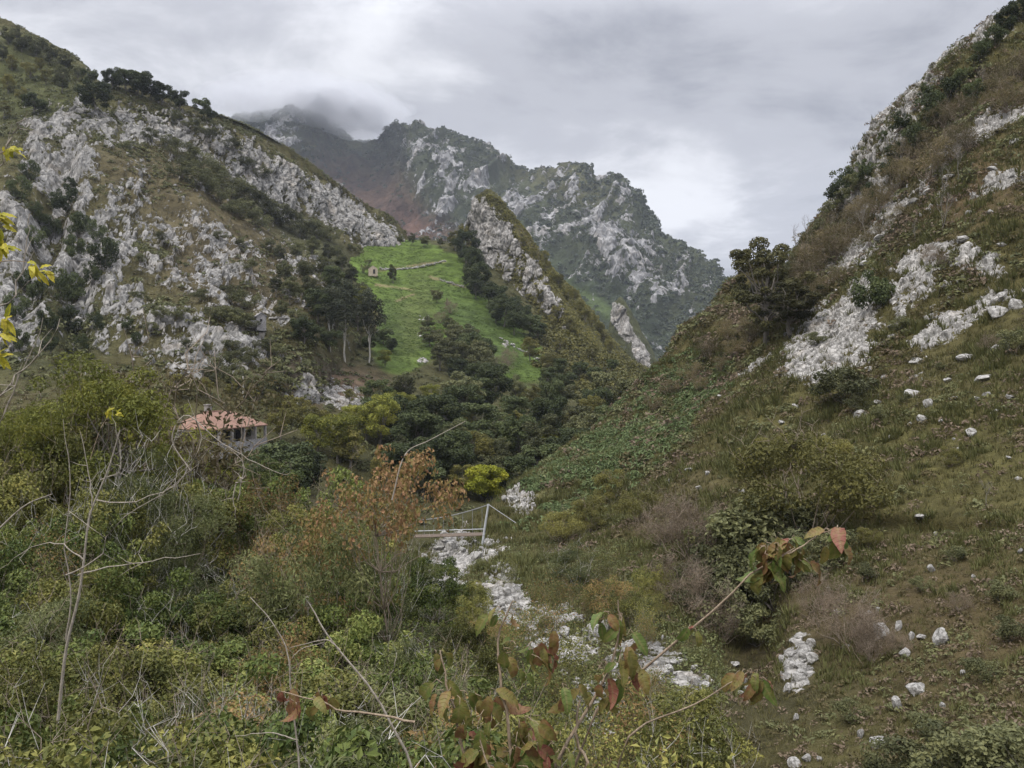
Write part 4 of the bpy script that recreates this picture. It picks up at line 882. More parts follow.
# ------------------------------------------------------------------ ground cover too dense to count
def pick_points(name, n, weight, rng, jit=1.0, area=.5):
    G, N, rock = LAND[name]
    e1 = G[1:, :-1] - G[:-1, :-1]; e2 = G[:-1, 1:] - G[:-1, :-1]
    A = np.linalg.norm(np.cross(e1, e2), axis=-1)
    px, py, D = proj(G[:-1, :-1]); w = weight(px, py, D, rock[:-1, :-1], G[:-1, :-1]) * A ** area
    w = np.where((px > -60) & (px < 1090) & (py > -60) & (py < 830), w, 0); w = w.ravel() / w.sum()
    i = rng.choice(len(w), n, p=w); r, c = np.unravel_index(i, A.shape)
    a, b = rng.random((n, 1)), rng.random((n, 1))
    return G[r, c] + e1[r, c] * a + e2[r, c] * b, N[r, c], D[r, c]
def clumps(name, pts, size, k, L, W, mat, rng, label, cat, up=.6, parent_kind='stuff', flat=.8):
    n = len(pts); size = np.broadcast_to(size, (n,))
    q = unit(rng.normal(size=(n, k, 3))); q[..., 2] = np.abs(q[..., 2])
    c = pts[:, None] + q * size[:, None, None] * np.array([1, 1, flat]) * (.55 + .45 * rng.random((n, k, 1)))
    nn = q + rng.normal(size=q.shape) * .5 + np.array([0, 0, up])
    sz = np.repeat(size, k)
    V, Fc = leaves(c.reshape(-1, 3), nn.reshape(-1, 3), sz * L, sz * W, rng)
    hue = np.repeat(np.repeat(rng.random(n) * .6, k) + rng.random(n * k) * .4, 4)
    o = link(name, mesh_data(name, V, Fc, {'leaf': hue}, False, [M[mat]]))
    return tag(o, label, cat, None, 'stuff')
rs = np.random.default_rng(21)
pts, nn, D = pick_points('mountain', 15000, lambda px, py, D, r, G: (r < .42) * (.25 + .75 * (fbm(G / 90., 3, .5, 5) > -.05)) * (1 - .8 * blob(px, py, 380, 200, 80, 40, 25, .5)), rs)
clumps('forest', pts, rs.uniform(3, 6.5, len(pts)), 11, .9, .75, 'farwood', rs, 'distant dark wood covering the far mountain', 'wood', .5)
pts, nn, D = pick_points('hill', 9000, lambda px, py, D, r, G: (r < .46) * (.12 + .9 * (fbm(G / 22., 3, .5, 6) > .12)) * (1 - .55 * blob(px, py, 205, 205, 120, 45, 25, .5)), rs)
clumps('scrub', pts, rs.uniform(.5, 1.5, len(pts)), 14, .8, .5, 'dull', rs, 'low green scrub scattered over the rocky hill', 'scrub')
pts, nn, D = pick_points('hill', 12000, lambda px, py, D, r, G: (r < .5) * 1.0, rs)
clumps('heather', pts, rs.uniform(.3, .7, len(pts)), 7, .8, .4, 'brown', rs, 'brown heather and dry grass between the rocks of the hill', 'heather')
pts, nn, D = pick_points('valley_side', 6000, lambda px, py, D, r, G: (r < .5) * np.where(np.maximum.reduce([blob(px, py, 395, 268, 62, 32, 5, .25), blob(px, py, 412, 315, 42, 50, -8, .3), blob(px, py, 480, 335, 62, 26, 42, .3), blob(px, py, 515, 358, 34, 18, 20, .3), blob(px, py, 400, 345, 28, 26, 0, .35), blob(px, py, 283, 322, 20, 10, 0, .4)]) > .2, 0, 1.), rs)
clumps('scrub', pts, rs.uniform(.6, 1.6, len(pts)), 16, .7, .45, 'dull', rs, 'mixed green scrub on the valley sides', 'scrub')
pts, nn, D = pick_points('valley_side', 9000, lambda px, py, D, r, G: (r < .45) * (.25 + (fbm(G / 7., 4, .6, 52) > 0)) * np.maximum.reduce([blob(px, py, 395, 268, 58, 30, 5, .3), blob(px, py, 412, 315, 40, 48, -8, .3), blob(px, py, 484, 332, 66, 26, 42, .4), blob(px, py, 440, 290, 30, 40, 20, .4)]), rs)
clumps('pasture_grass', pts, rs.uniform(.25, .75, len(pts)), 9, .8, .3, 'meadowgrass', rs, 'rough green grass growing over the sloping pasture', 'grass', .9, flat=.35)
pts, nn, D = pick_points('rock_pinnacle', 5200, lambda px, py, D, r, G: (r < .44) * (.3 + (fbm(G / 14., 3, .5, 16) > -.1)), rs)
clumps('scrub', pts, rs.uniform(.4, 1.5, len(pts)), 16, .7, .45, 'olive', rs, 'olive scrub on the flank of the tall pinnacle', 'scrub')
pts, nn, D = pick_points('valley_side', 3000, lambda px, py, D, r, G: (r < .5) * blob(px, py, 590, 350, 60, 45, 40, .4), rs)
clumps('scrub', pts, rs.uniform(.8, 2.6, len(pts)), 16, .7, .45, 'olive', rs, 'olive scrub on the slope beneath the tall pinnacle', 'scrub')
def grass_tufts(name, pts, D, mat, rng, label, cat, k=7, h=.35):
    n = len(pts); hh = h * np.clip(D / 45, .5, 1.8) * rng.uniform(.5, 1.4, n)
    a = rng.random((n, k)) * 6.283; lean = rng.uniform(.1, .9, (n, k)); r = rng.random((n, k)) * .5 * hh[:, None]
    b = pts[:, None] + np.stack([np.cos(a) * r, np.sin(a) * r, np.zeros_like(a) - .03], -1)
    tip = b + np.stack([np.cos(a) * lean, np.sin(a) * lean, np.ones_like(a)], -1) * hh[:, None, None] * rng.uniform(.5, 1, (n, k, 1))
    s = np.stack([-np.sin(a), np.cos(a), np.zeros_like(a)], -1) * (hh[:, None, None] * .07)
    V = np.stack([b - s, b + s, tip], 2).reshape(-1, 3); Fc = np.arange(len(V)).reshape(-1, 3)
    hue = np.repeat((rng.random((n, 1)) * .6 + rng.random((n, k)) * .4).ravel(), 3)
    return tag(link(name, mesh_data(name, V, Fc, {'leaf': hue}, False, [M[mat]])), label, cat, None, 'stuff')
pts, nn, D = pick_points('hillside', 60000, lambda px, py, D, r, G: (r < .5) * 1.0, rs, area=.25)
grass_tufts('grass', pts, D, 'grass', rs, 'dry yellowish grass growing over the hillside', 'grass')
pts, nn, D = pick_points('hillside', 26000, lambda px, py, D, r, G: (r < .5) * (fbm(G / 3.2, 4, .6, 25) > .10), rs, area=.25)
grass_tufts('grass', pts, D, 'turf', rs, 'darker green grass growing in tussocks on the hillside', 'grass', 9, .5)
for mt, sd, ct, lb in (('brown', 9, .14, 'low brown heath growing in patches on the hillside'), ('dull', 14, .20, 'low green scrub growing in patches on the hillside'), ('russet', 17, .22, 'dead russet bracken lying in patches on the hillside')):
    pts, nn, D = pick_points('hillside', 11000, lambda px, py, D, r, G: (r < .48) * (.04 + (fbm(G / 4.5, 4, .6, sd) > ct)) * (px > 540), rs)
    clumps('heath', pts, (.10 + .55 * rs.random(len(pts)) ** 2.2) * np.clip(D / 55, .5, 2.2), 14, .6, .3, mt, rs, lb, 'heath')
pts, nn, D = pick_points('hillside', 5200, lambda px, py, D, r, G: (r < .5) * blob(px, py, 622, 437, 110, 34, -38, .5) * (fbm(G / 6., 4, .6, 27) > -.15), rs)
clumps('bracken', pts, rs.uniform(.5, .9, len(pts)), 14, .9, .28, 'fern', rs, 'green bracken covering the valley edge of the hillside', 'bracken')
pts, nn, D = pick_points('ground', 24000, lambda px, py, D, r, G: (D > 2) * (D < 80) * 1.0, rs, area=.6)
clumps('undergrowth', pts, rs.uniform(.2, .5, len(pts)) , 9, .35, .2, 'laurel', rs, 'tangled green undergrowth beneath the thicket', 'undergrowth')
pts, nn, D = pick_points('hillside', 9000, lambda px, py, D, r, G: (r < .5) * (px < 720) * (py > 540), rs)
clumps('undergrowth', pts, rs.uniform(.2, .5, len(pts)), 9, .4, .22, 'willow', rs, 'straggling greenery along the rocky edge of the gorge', 'undergrowth')

# ------------------------------------------------------------------ loose stones on the slope
def ico(sub):
    import bmesh
    bm = bmesh.new(); bmesh.ops.create_icosphere(bm, subdivisions=sub, radius=1.0)
    V = np.array([v.co[:] for v in bm.verts]); Fc = np.array([[v.index for v in f.verts] for f in bm.faces]); bm.free()
    return V, Fc
ROCKM = None
def boulder_mat():
    t = NT('boulder_limestone'); c = t.coord((1, 1, 1)); n = t.noise(c, 2.2, 7, .65, .4); n2 = t.noise(c, 9., 5, .6)
    col = t.mix(t.ramp(n, [(.36, 0.), (.58, 1.)]), (.11, .105, .095), (.31, .30, .28))
    col = t.mix(t.math('MULTIPLY', t.ramp(n2, [(.55, 0.), (.7, 1.)]), .5), col, (.16, .15, .12))
    return t.done(col, .92, t.bump(t.math('ADD', n, t.math('MULTIPLY', n2, .4)), .7, .12), .15)
M['boulder'] = boulder_mat()
BOULD = []
for s_ in range(7):
    rg = np.random.default_rng(400 + s_); V, Fc = ico(4)
    for _ in range(13):
        n = unit(rg.normal(size=3)); d = .5 + .38 * rg.random()
        V = V - np.maximum(V @ n - d, 0)[:, None] * n
    V = V * (1 + .10 * fbm(V * 1.6 + s_ * 9, 4, .55, 5)[:, None] + .05 * fbm(V * 5 + s_, 3, .5, 8, 'b')[:, None])
    BOULD.append(mesh_data('boulder', V, Fc, None, False, [M['boulder']]))
def boulder(px, py, w, h, lands, look, group):
    b = hit(px, py + h * .4, lands)
    if b is None: return
    k = b[1] / F; o = link('boulder', BOULD[rngp.integers(7)])
    o.location = b + np.array([0, w * k * .25, h * k * .12]); o.rotation_euler = (rngp.normal() * .25, rngp.normal() * .25, rngp.random() * 6.28)
    o.scale = (w * k * .62, w * k * .62 * (.8 + .4 * rngp.random()), h * k * .62)
    tag(o, None, 'boulder', group); BUILT.append((o, look, px, py))
for px, py, w, h in [(924, 417, 11, 9), (972, 431, 9, 9), (863, 413, 13, 12), (914, 391, 16, 9), (930, 401, 9, 10), (878, 401, 6, 6), (987, 376, 18, 9), (987, 393, 7, 7), (978, 398, 8, 4), (996, 410, 9, 3), (961, 448, 7, 4), (954, 438, 3, 3), (910, 423, 5, 3), (1003, 334, 8, 7), (996, 347, 8, 9), (969, 355, 16, 8), (919, 359, 14, 7), (894, 324, 8, 5),
    (1000, 310, 20, 14), (1019, 301, 12, 14), (1003, 294, 8, 10), (671, 480, 7, 4), (690, 469, 8, 4), (708, 472, 6, 4), (699, 487, 6, 4), (782, 421, 6, 3), (833, 443, 6, 3), (824, 434, 5, 3), (1009, 457, 5, 3), (1019, 478, 8, 3), (882, 628, 14, 18), (944, 635, 16, 18), (906, 652, 11, 9), (920, 688, 20, 13), (898, 702, 10, 18), (880, 741, 18, 16), (861, 733, 7, 12),
    (932, 567, 6, 8), (974, 576, 4, 7), (922, 516, 12, 6), (899, 624, 6, 14), (912, 635, 6, 12), (923, 636, 9, 5), (964, 672, 6, 7), (943, 704, 5, 7), (870, 613, 8, 10), (880, 609, 6, 5), (842, 586, 4, 4), (807, 757, 8, 9), (820, 758, 6, 7), (796, 762, 12, 10), (796, 716, 5, 7), (839, 611, 10, 5), (936, 533, 4, 4), (743, 490, 6, 5), (1021, 550, 5, 6),
    (1012, 174, 7, 6), (994, 167, 8, 5), (991, 211, 6, 5), (970, 211, 8, 5), (1003, 243, 9, 5), (963, 237, 12, 8), (942, 420, 5, 3), (890, 436, 5, 3), (1012, 395, 9, 5), (955, 398, 8, 4), (870, 368, 8, 5), (885, 376, 6, 4), (948, 379, 6, 4), (796, 405, 6, 3), (720, 395, 5, 3), (930, 190, 9, 7), (915, 200, 10, 7), (900, 214, 8, 6), (950, 175, 9, 6), (880, 236, 8, 6), (1015, 140, 9, 6), (865, 262, 8, 6)]:
    look = 'small white stone' if max(w, h) < 7 else 'tall pale boulder' if h > w * 1.15 else 'flat pale boulder' if w > h * 1.7 else 'pale boulder'
    boulder(px, py, w, h, PL, look, 'loose stones on the grassy hillside')
rb = np.random.default_rng(66)
for cx, cy, rx, ry, n in ((640, 668, 40, 18, 22), (692, 690, 24, 14, 14), (738, 682, 10, 12, 6), (612, 735, 40, 26, 24), (690, 752, 36, 12, 20), (580, 690, 26, 20, 14), (800, 668, 12, 28, 16), (440, 568, 16, 30, 14), (455, 545, 30, 12, 12), (505, 605, 16, 22, 12), (520, 640, 14, 12, 6), (585, 630, 30, 14, 8), (515, 500, 14, 6, 6), (590, 700, 16, 16, 8)):
    for _ in range(n):
        x, y = cx + rb.normal() * rx * .55, cy + rb.normal() * ry * .55; w = 4 + 9 * rb.random() ** 1.5
        boulder(x, y, w, w * (.6 + .6 * rb.random()), PL, 'pale block of limestone' if w > 7.5 else 'small pale block', 'limestone blocks along the gorge')

# ------------------------------------------------------------------ buildings
def box(c, sz, rz=0.0, taper=0.0):
    x, y, z = np.array(sz) / 2
    V = np.array([[-x, -y, -z], [x, -y, -z], [x, y, -z], [-x, y, -z], [-x * (1 - taper), -y * (1 - taper), z], [x * (1 - taper), -y * (1 - taper), z], [x * (1 - taper), y * (1 - taper), z], [-x * (1 - taper), y * (1 - taper), z]])
    c_, s_ = math.cos(rz), math.sin(rz)
    V = V @ np.array([[c_, s_, 0], [-s_, c_, 0], [0, 0, 1]]) + np.array(c)
    return V, np.array([(0, 3, 2, 1), (4, 5, 6, 7), (0, 1, 5, 4), (1, 2, 6, 5), (2, 3, 7, 6), (3, 0, 4, 7)])
def wall_mat(name, a, b, sc=1.2, bumpd=.03, brick=None):
    t = NT(name); c = t.coord((sc,) * 3); n = t.noise(c, 1.3, 6, .65)
    v = t.voro(t.coord((sc * 2.2, sc * 2.2, sc * 3.4)), 1.0, 'DISTANCE_TO_EDGE')
    col = t.mix(t.ramp(n, [(.3, 0.), (.7, 1.)]), a, b)
    if brick: col = t.mix(t.ramp(v, [(0., 1.), (.07, 0.)]), col, brick)
    return t.done(col, .9, t.bump(t.math('ADD', n, t.ramp(v, [(0., 0.), (.1, 1.)])), .5, bumpd), .15)
def tile_mat():
    t = NT('red_roof_tiles'); c = t.coord((1, 1, 1)); n = t.noise(c, .9, 5, .65)
    w = t.n('ShaderNodeTexWave', wave_type='BANDS', bands_direction='X'); t.put(w.inputs['Vector'], c); w.inputs['Scale'].default_value = 1.6; w.inputs['Distortion'].default_value = .6
    n2 = t.noise(t.coord((4, 2.5, 2.5)), 1.4, 3, .6)
    col = t.mix(t.ramp(n, [(.3, 0.), (.7, 1.)]), (.165, .095, .068), (.25, .15, .112))
    col = t.mix(t.math('MULTIPLY', t.ramp(n2, [(.45, 0.), (.7, 1.)]), .3), col, (.14, .09, .07))
    return t.done(col, .85, t.bump(w.outputs[0], .8, .08), .2)
def plain(name, col, rough=.7, spec=.3, var=.25):
    t = NT(name); n = t.noise(t.coord((1, 1, 1)), 3., 4, .6)
    return t.done(t.mix(t.ramp(n, [(.3, 0.), (.7, 1.)]), tuple(x * (1 - var) for x in col), tuple(x * (1 + var) for x in col)), rough, None, spec)
M['plaster'] = wall_mat('weathered_plaster', (.18, .165, .15), (.30, .28, .26))
M['stonewall'] = wall_mat('grey_stonework', (.17, .165, .165), (.33, .32, .32), 1.0, .06, (.10, .095, .09))
M['beigewall'] = wall_mat('beige_stonework', (.34, .28, .21), (.48, .42, .34), 1.0, .06, (.16, .13, .1))
M['tiles'] = tile_mat(); M['dark'] = plain('dark_opening', (.02, .018, .018)); M['wood'] = plain('old_timber', (.10, .075, .055), .85)
M['steel'] = plain('galvanised_steel', (.36, .37, .38), .45, .5); M['cable'] = plain('steel_cable', (.20, .20, .20), .5, .5); M['glass'] = plain('window_glass', (.03, .035, .04), .12, .6)
M['pole'] = plain('weathered_pole', (.38, .35, .31), .85)
def hip_roof(x0, x1, y0, y1, z, h, inset, t=.16):
    ym = (y0 + y1) / 2
    V = np.array([[x0, y0, z], [x1, y0, z], [x1, y1, z], [x0, y1, z], [x0 + inset, ym, z + h], [x1 - inset, ym, z + h]])
    V = np.concatenate([V, V - np.array([0, 0, t])])
    Q = [(0, 1, 5, 4), (2, 3, 4, 5), (6, 10, 11, 7), (8, 11, 10, 9), (0, 6, 7, 1), (1, 7, 8, 2), (2, 8, 9, 3), (3, 9, 6, 0)]; T = [(1, 2, 5), (3, 0, 4), (7, 11, 8), (9, 10, 6)]
    return V, [np.array(Q), np.array(T)]
def part(name, lst, mat, parent, smooth=False):
    V, Fc = merge(lst) if isinstance(lst, list) else lst
    return link(name, mesh_data(name, V, Fc, None, smooth, [M[mat]]), parent)
def red_house():
    A = P(218, 429, 115); yaw = math.atan2(13.0, 2.85)
    h = empty('house', (A[0], A[1], A[2] - 3.1), yaw)
    tag(h, 'old house with a red hipped tile roof behind the yellow-green ashes', 'house')
    L, W = 13.4, 8.0
    part('wall', [box((L / 2, W / 2 + 1.0, 1.0), (L - .4, W - 2.2, 4.0))], 'plaster', h)
    V, Fc = hip_roof(-.3, L + .2, -.2, W + .3, 3.1, 2.3, 3.0)
    rf = link('roof', mesh_data('roof', V, Fc, None, False, [M['tiles']]), h)
    part('chimney', [box((5.2, 5.0, 5.6), (.9, .7, 1.5)), box((5.2, 5.0, 6.42), (1.1, .9, .14))], 'plaster', rf)
    part('ridge_tile', [tube([(2.6, 4.05, 5.42), (10.4, 4.05, 5.42)], .12, 6)], 'tiles', rf)
    part('terrace', [box((L / 2, .6, -.6), (L, 1.6, 1.3))], 'stonewall', h)
    part('parapet', [box((L / 2, -.12, .5), (L, .22, .95))], 'stonewall', h)
    for x in (.3, 3.6, 6.9, 10.1, L - .3): part('porch_post', [box((x, .0, 2.0), (.34, .34, 2.05))], 'plaster', h)
    for x in (2.2, 5.6, 11.6):
        w = part('window', [box((x, 1.98, 1.9), (1.1, .12, 1.2))], 'wood', h); part('pane', [box((x, 1.91, 1.9), (.9, .06, 1.0))], 'glass', w)
    part('door', [box((8.5, 1.98, 1.3), (1.1, .12, 2.2))], 'dark', h)
    part('beam', [box((L / 2, .05, 2.98), (L, .2, .2))], 'wood', h)
red_house()
def gable(x0, x1, y0, y1, z0, ze, zr, t=.45):
    """four walls, the two short ones rising to a gable"""
    ym = (y0 + y1) / 2; out = []
    for x in (x0, x1 - t):
        V = np.array([[x, y0, z0], [x, y1, z0], [x, y1, ze], [x, ym, zr], [x, y0, ze]]); V = np.concatenate([V, V + np.array([t, 0, 0])])
        Q = [(0, 1, 6, 5), (1, 2, 7, 6), (2, 3, 8, 7), (3, 4, 9, 8), (4, 0, 5, 9), (0, 4, 2, 1), (5, 6, 7, 9), (4, 3, 2, 2), (9, 7, 8, 8)]
        out.append((V, np.array(Q)))
    out += [box(((x0 + x1) / 2, y, (z0 + ze) / 2), (x1 - x0 - 2 * t - .02, t, ze - z0)) for y in (y0 + t / 2, y1 - t / 2)]
    return out
def fix_tris(lst):
    V, Fc = merge(lst); tri = Fc[:, 2] == Fc[:, 3]
    return V, [Fc[~tri], Fc[tri][:, :3]]
def hut():
    b = hit(259, 326, W_); k = b[1] / F
    h = empty('stone_hut', b - np.array([0, 0, .3]), R(-62))
    tag(h, 'small grey stone hut with a gable beside a green terrace', 'hut')
    w, l, e, r = 9 * k, 13 * k, 10 * k, 13 * k
    V, Fc = fix_tris(gable(0, l, -w / 2, w / 2, -1.0, e, r)); link('wall', mesh_data('wall', V, Fc, None, False, [M['stonewall']]), h)
    sl = []
    for sgn in (-1, 1):
        y0, z0 = sgn * (w / 2 + .25), e - .12; V = np.array([[-.15, y0, z0], [l + .15, y0, z0], [l + .15, 0, r + .12], [-.15, 0, r + .12]]); V = np.concatenate([V, V + np.array([0, 0, .16])])
        sl.append((V, np.array([(0, 1, 2, 3), (4, 5, 6, 7), (0, 1, 5, 4), (1, 2, 6, 5), (2, 3, 7, 6), (3, 0, 4, 7)])))
    part('roof', sl, 'stonewall', h)
    part('window', [box((l + .01, -w * .05, e * .62), (.12, .5, .6))], 'dark', h)
    part('lean_to', [box((l * .5, -w / 2 - 3.4 * k, e * .22), (l * .8, 6.5 * k, e * .75))], 'stonewall', h)
hut()
def barn():
    b = hit(373, 274, VL); k = b[1] / F
    h = empty('ruined_barn', b - np.array([0, 0, .3]), R(-80))
    tag(h, 'ruined barn with a bare beige wall standing in the pasture', 'barn')
    w, l = 9 * k, 7 * k
    V, Fc = fix_tris(gable(0, l, -w / 2, w / 2, -1, 5 * k, 8 * k)); link('wall', mesh_data('wall', V, Fc, None, False, [M['beigewall']]), h)
    part('doorway', [box((l + .01, w * .12, 2.2 * k), (.12, 2.2 * k, 4.4 * k))], 'dark', h)
barn()
many('dullscrub', [(364, 272, 8, .8), (368, 264, 5)], VL, 'dark shrub leaning on the ruined barn', G3)
def stone_row(name, label, pts, lands, size, n, cat='wall'):
    rg = np.random.default_rng(len(pts) * 7 + n); V0, F0 = ico(1); out = []
    pts = np.array(pts, float)
    for i in range(n):
        t = (i + rg.random() * .6) / n * (len(pts) - 1); j = min(int(t), len(pts) - 2); q = pts[j] + (pts[j + 1] - pts[j]) * (t - j)
        b = hit(q[0] + rg.normal() * .4, q[1] + rg.normal() * .4, lands)
        if b is None: continue
        s = size * (.5 + .8 * rg.random()); out.append((V0 * np.array([s, s, s * .75]) * (1 + rg.normal(size=V0.shape) * .12) + b + np.array([0, 0, s * .35]), F0))
    V, Fc = merge(out)
    tag(link(name, mesh_data(name, V, Fc, None, False, [M['boulder']])), label, cat)
stone_row('dry_stone_wall', 'tumbled dry stone wall crossing the upper pasture', [(380, 269), (392, 270), (405, 269), (420, 267), (434, 264), (446, 261)], VL, .55, 110)
stone_row('dry_stone_wall', 'short line of stones beside the dirt track in the pasture', [(440, 280), (450, 283), (464, 287)], VL, .45, 40)
stone_row('dry_stone_wall', 'row of white stones along the lower edge of the pasture', [(500, 338), (518, 349), (536, 358), (548, 366)], VL, .6, 26)
stone_row('dry_stone_wall', 'white terrace stones behind the small stone hut', [(270, 319), (280, 318), (287, 319)], VL + HL, .4, 24)
for px, y0, y1, lb in ((243, 397, 376, 'pale wooden pole standing above the red-roofed house'), (447, 305, 298, 'dark gate post standing in the pasture')):
    b = hit(px, y0, W_); k = b[1] / F; hgt = (y0 - y1) * k
    o = empty('utility_pole' if y0 > 350 else 'post', b)
    tag(o, lb, 'pole' if y0 > 350 else 'post')
    part('shaft', [tube([(0, 0, -.5), (0.03, 0, hgt * .5), (0, 0, hgt)], [hgt * .045, hgt * .04, hgt * .034] if y0 > 350 else [.3, .28, .2], 8)], 'pole' if y0 > 350 else 'wood', o, True)
    if y0 > 350: part('crossarm', [box((0, 0, hgt * .93), (hgt * .22, .1, .12))], 'wood', o)
def footbridge():
    b = hit(483, 546, PL); D = b[1]; k = D / F
    o = empty('footbridge', b); tag(o, 'suspended footbridge with one leaning white post and drooping cables', 'footbridge')
    L = lambda px, py, dd=0.: P(px, py, D + dd) - b
    for dd, nm in ((0, 'tower_post'), (1.3, 'tower_post')):
        part(nm, [tube([L(482, 548, dd), L(485, 526, dd), L(488.5, 504, dd)], [.12, .11, .09], 8)], 'steel', o, True)
    part('tower_beam', [tube([L(488, 507), L(488, 507, 1.3)], .07, 6)], 'steel', o, True)
    t = np.linspace(0, 1, 24)
    for dd in (0, 1.3):
        cab = np.array([L(488.5 - 74 * u, 504.5 + 24 * u - 12 * u * u + 4 * u, dd + 5 * u) for u in t])
        part('cable', [tube(cab, .045, 5)], 'cable', o, True)
        part('backstay', [tube([L(488.5, 504.5, dd), L(516, 523, dd - 3)], .035, 5)], 'cable', o, True)
        part('handrail', [tube([L(484 - 70 * u, 529 + 2.2 * u, dd + 5 * u) for u in t], .04, 5)], 'steel', o, True)
        for u in t[2:-1:3]:
            c = np.array(L(488.5 - 74 * u, 504.5 + 24 * u - 12 * u * u + 4 * u, dd + 5 * u)); part('hanger', [tube([c, np.array(L(488.5 - 74 * u, 533 + 2 * u, dd + 5 * u))], .02, 4)], 'cable', o, True)
    pl = []
    for i in range(46):
        u = i / 46; c = np.array(L(484 - 70 * u, 534 + 2.2 * u, .65 + 5 * u)); pl.append(box(c, (.14, 1.5, .06)))
    part('deck', pl, 'wood', o)
footbridge()

# ------------------------------------------------------------------ branches close to the camera
def big_leaf_mat(name, a, b, c, tr=.3):
    t = NT(name); f = t.attr('leaf'); v = t.attr('rib')
    vn = t.ramp(t.math('FRACT', t.attr('vein')), [(0., 1.), (.12, 0.), (.88, 0.), (1., 1.)])
    n = t.noise(t.coord((1, 1, 1)), 34., 6, .65)
    col = t.ramp(t.math('ADD', f, t.math('MULTIPLY', t.math('SUBTRACT', n, .5), 1.5), clamp=True), [(0., a), (.5, b), (1., c)])
    edge = t.math('POWER', t.math('SUBTRACT', 1., v, clamp=True), 3.)
    col = t.mix(t.math('MULTIPLY', edge, t.math('MULTIPLY', f, .55)), col, c)
    col = t.mix(t.math('MULTIPLY', t.math('POWER', v, 5.), .5), col, (.22, .17, .08))
    col = t.mix(t.math('MULTIPLY', vn, .35), col, t.mix(1., col, (.45, .48, .4), 'MULTIPLY'))
    spots = t.ramp(t.noise(t.coord((1, 1, 1)), 130., 3, .6), [(.60, 0.), (.68, 1.)])
    col = t.mix(t.math('MULTIPLY', spots, .6), col, (.05, .03, .018))
    return t.done(col, .5, t.bump(t.math('ADD', n, t.math('MULTIPLY', vn, -.6)), .5, .004), .2, tr, col)
M['dogleaf'] = big_leaf_mat('reddening_leaves', (.085, .12, .028), (.17, .145, .04), (.19, .07, .05))
M['greenleaf'] = big_leaf_mat('turning_green_leaves', (.055, .085, .022), (.10, .115, .03), (.16, .12, .04))
M['yellowleaf'] = big_leaf_mat('yellow_ash_leaves', (.24, .25, .02), (.40, .36, .03), (.48, .40, .05), .35)
M['redtwig'] = bark_mat('reddish_twig', (.16, .115, .08), (.30, .24, .17), 60.)
M['paletwig'] = bark_mat('pale_twig', (.17, .145, .115), (.34, .305, .255), 40.)
def drooping(base, d, n, L, W, rng, curl=.5):
    """one leaf: a pointed blade folded at the midrib and bending down along its length"""
    nv, d = 11, unit(d); s = unit(np.cross(d, n)); n = np.cross(s, d)
    u = np.linspace(0, 1, nv); w = W * .5 * np.sin(np.pi * np.clip(u * .97 + .03, 0, 1) ** .75) ** .8; w[-1] = 0.002 * L
    mid = base + d * (L * u)[:, None] * np.cos(curl * u)[:, None] - n * (L * u * np.sin(curl * u) * .7)[:, None]
    V = np.stack([mid - s * w[:, None] + n * (w * .35)[:, None], mid, mid + s * w[:, None] + n * (w * .35)[:, None]], 1).reshape(-1, 3)
    V[0::3] += n * (np.sin(u * 21 + L * 400) * .035 * L)[:, None]; V[2::3] += n * (np.sin(u * 17 + L * 250) * .035 * L)[:, None]
    return V, grid_faces(nv, 3), np.tile([0, 1., 0], nv), np.stack([u * 7 - .9, u * 7, u * 7 - .9], 1).ravel() + 2
def spray(leaf_list, mat, parent):
    Vs, Fs, A, Rb, Vn, o = [], [], [], [], [], 0
    for (V, Fc, rib, vein), hue in leaf_list:
        Vn.append(vein)
        Vs.append(V); Fs.append(Fc + o); A.append(np.full(len(V), hue)); Rb.append(rib); o += len(V)
    if Vs: link('foliage', mesh_data('foliage', np.concatenate(Vs), np.concatenate(Fs), {'leaf': np.concatenate(A), 'rib': np.concatenate(Rb), 'vein': np.concatenate(Vn)}, True, [M[mat]]), parent)
def smooth_path(pts, n=14):
    return cr1(np.array(pts, float), n)
def branch(name, label, stems, clusters, mat, bark, cat='branch', seed=1, red=.5, kind_group=None):
    """stems: [(points (px, py, D)...), r0, r1]; clusters: (px, py, D, leaves, length in m, reach)"""
    rg = np.random.default_rng(seed); base = P(*stems[0][0][0])
    o = empty(name, base); tag(o, label, cat, kind_group)
    tb = []
    for pts, r0, r1 in stems:
        q = smooth_path([P(*a) for a in pts]) - base
        q[1:-1] += rg.normal(size=(len(q) - 2, 3)) * r0 * .5
        tb.append(tube(q, np.linspace(r0, r1, len(q)), 7))
    lv, tw = [], []
    for px, py, D, n, L, reach in clusters:
        c = P(px, py, D) - base
        for i in range(n):
            d = unit(np.array([rg.normal() * .75, rg.normal() * .6, -.95 + rg.normal() * .4])); st = c + unit(rg.normal(size=3)) * reach * rg.random() ** .5
            nn = unit(np.array([rg.normal() * .5, -.6 + rg.normal() * .5, .8]))
            l = L * (.5 + .5 * rg.random()); hue = np.clip(red + rg.normal() * .32, 0, 1)
            e = st + d * l * .16; tw.append(tube([c * .35 + st * .65, st, e], [.0014, .0012, .001], 4))
            lv.append((drooping(e, d, nn, l, l * (.36 + .10 * rg.random()), rg, .35 + .7 * rg.random()), hue))
    part('stem', tb, bark, o, True)
    if tw: part('leaf_stalk', tw, bark, o, True)
    spray(lv, mat, o)
    return o
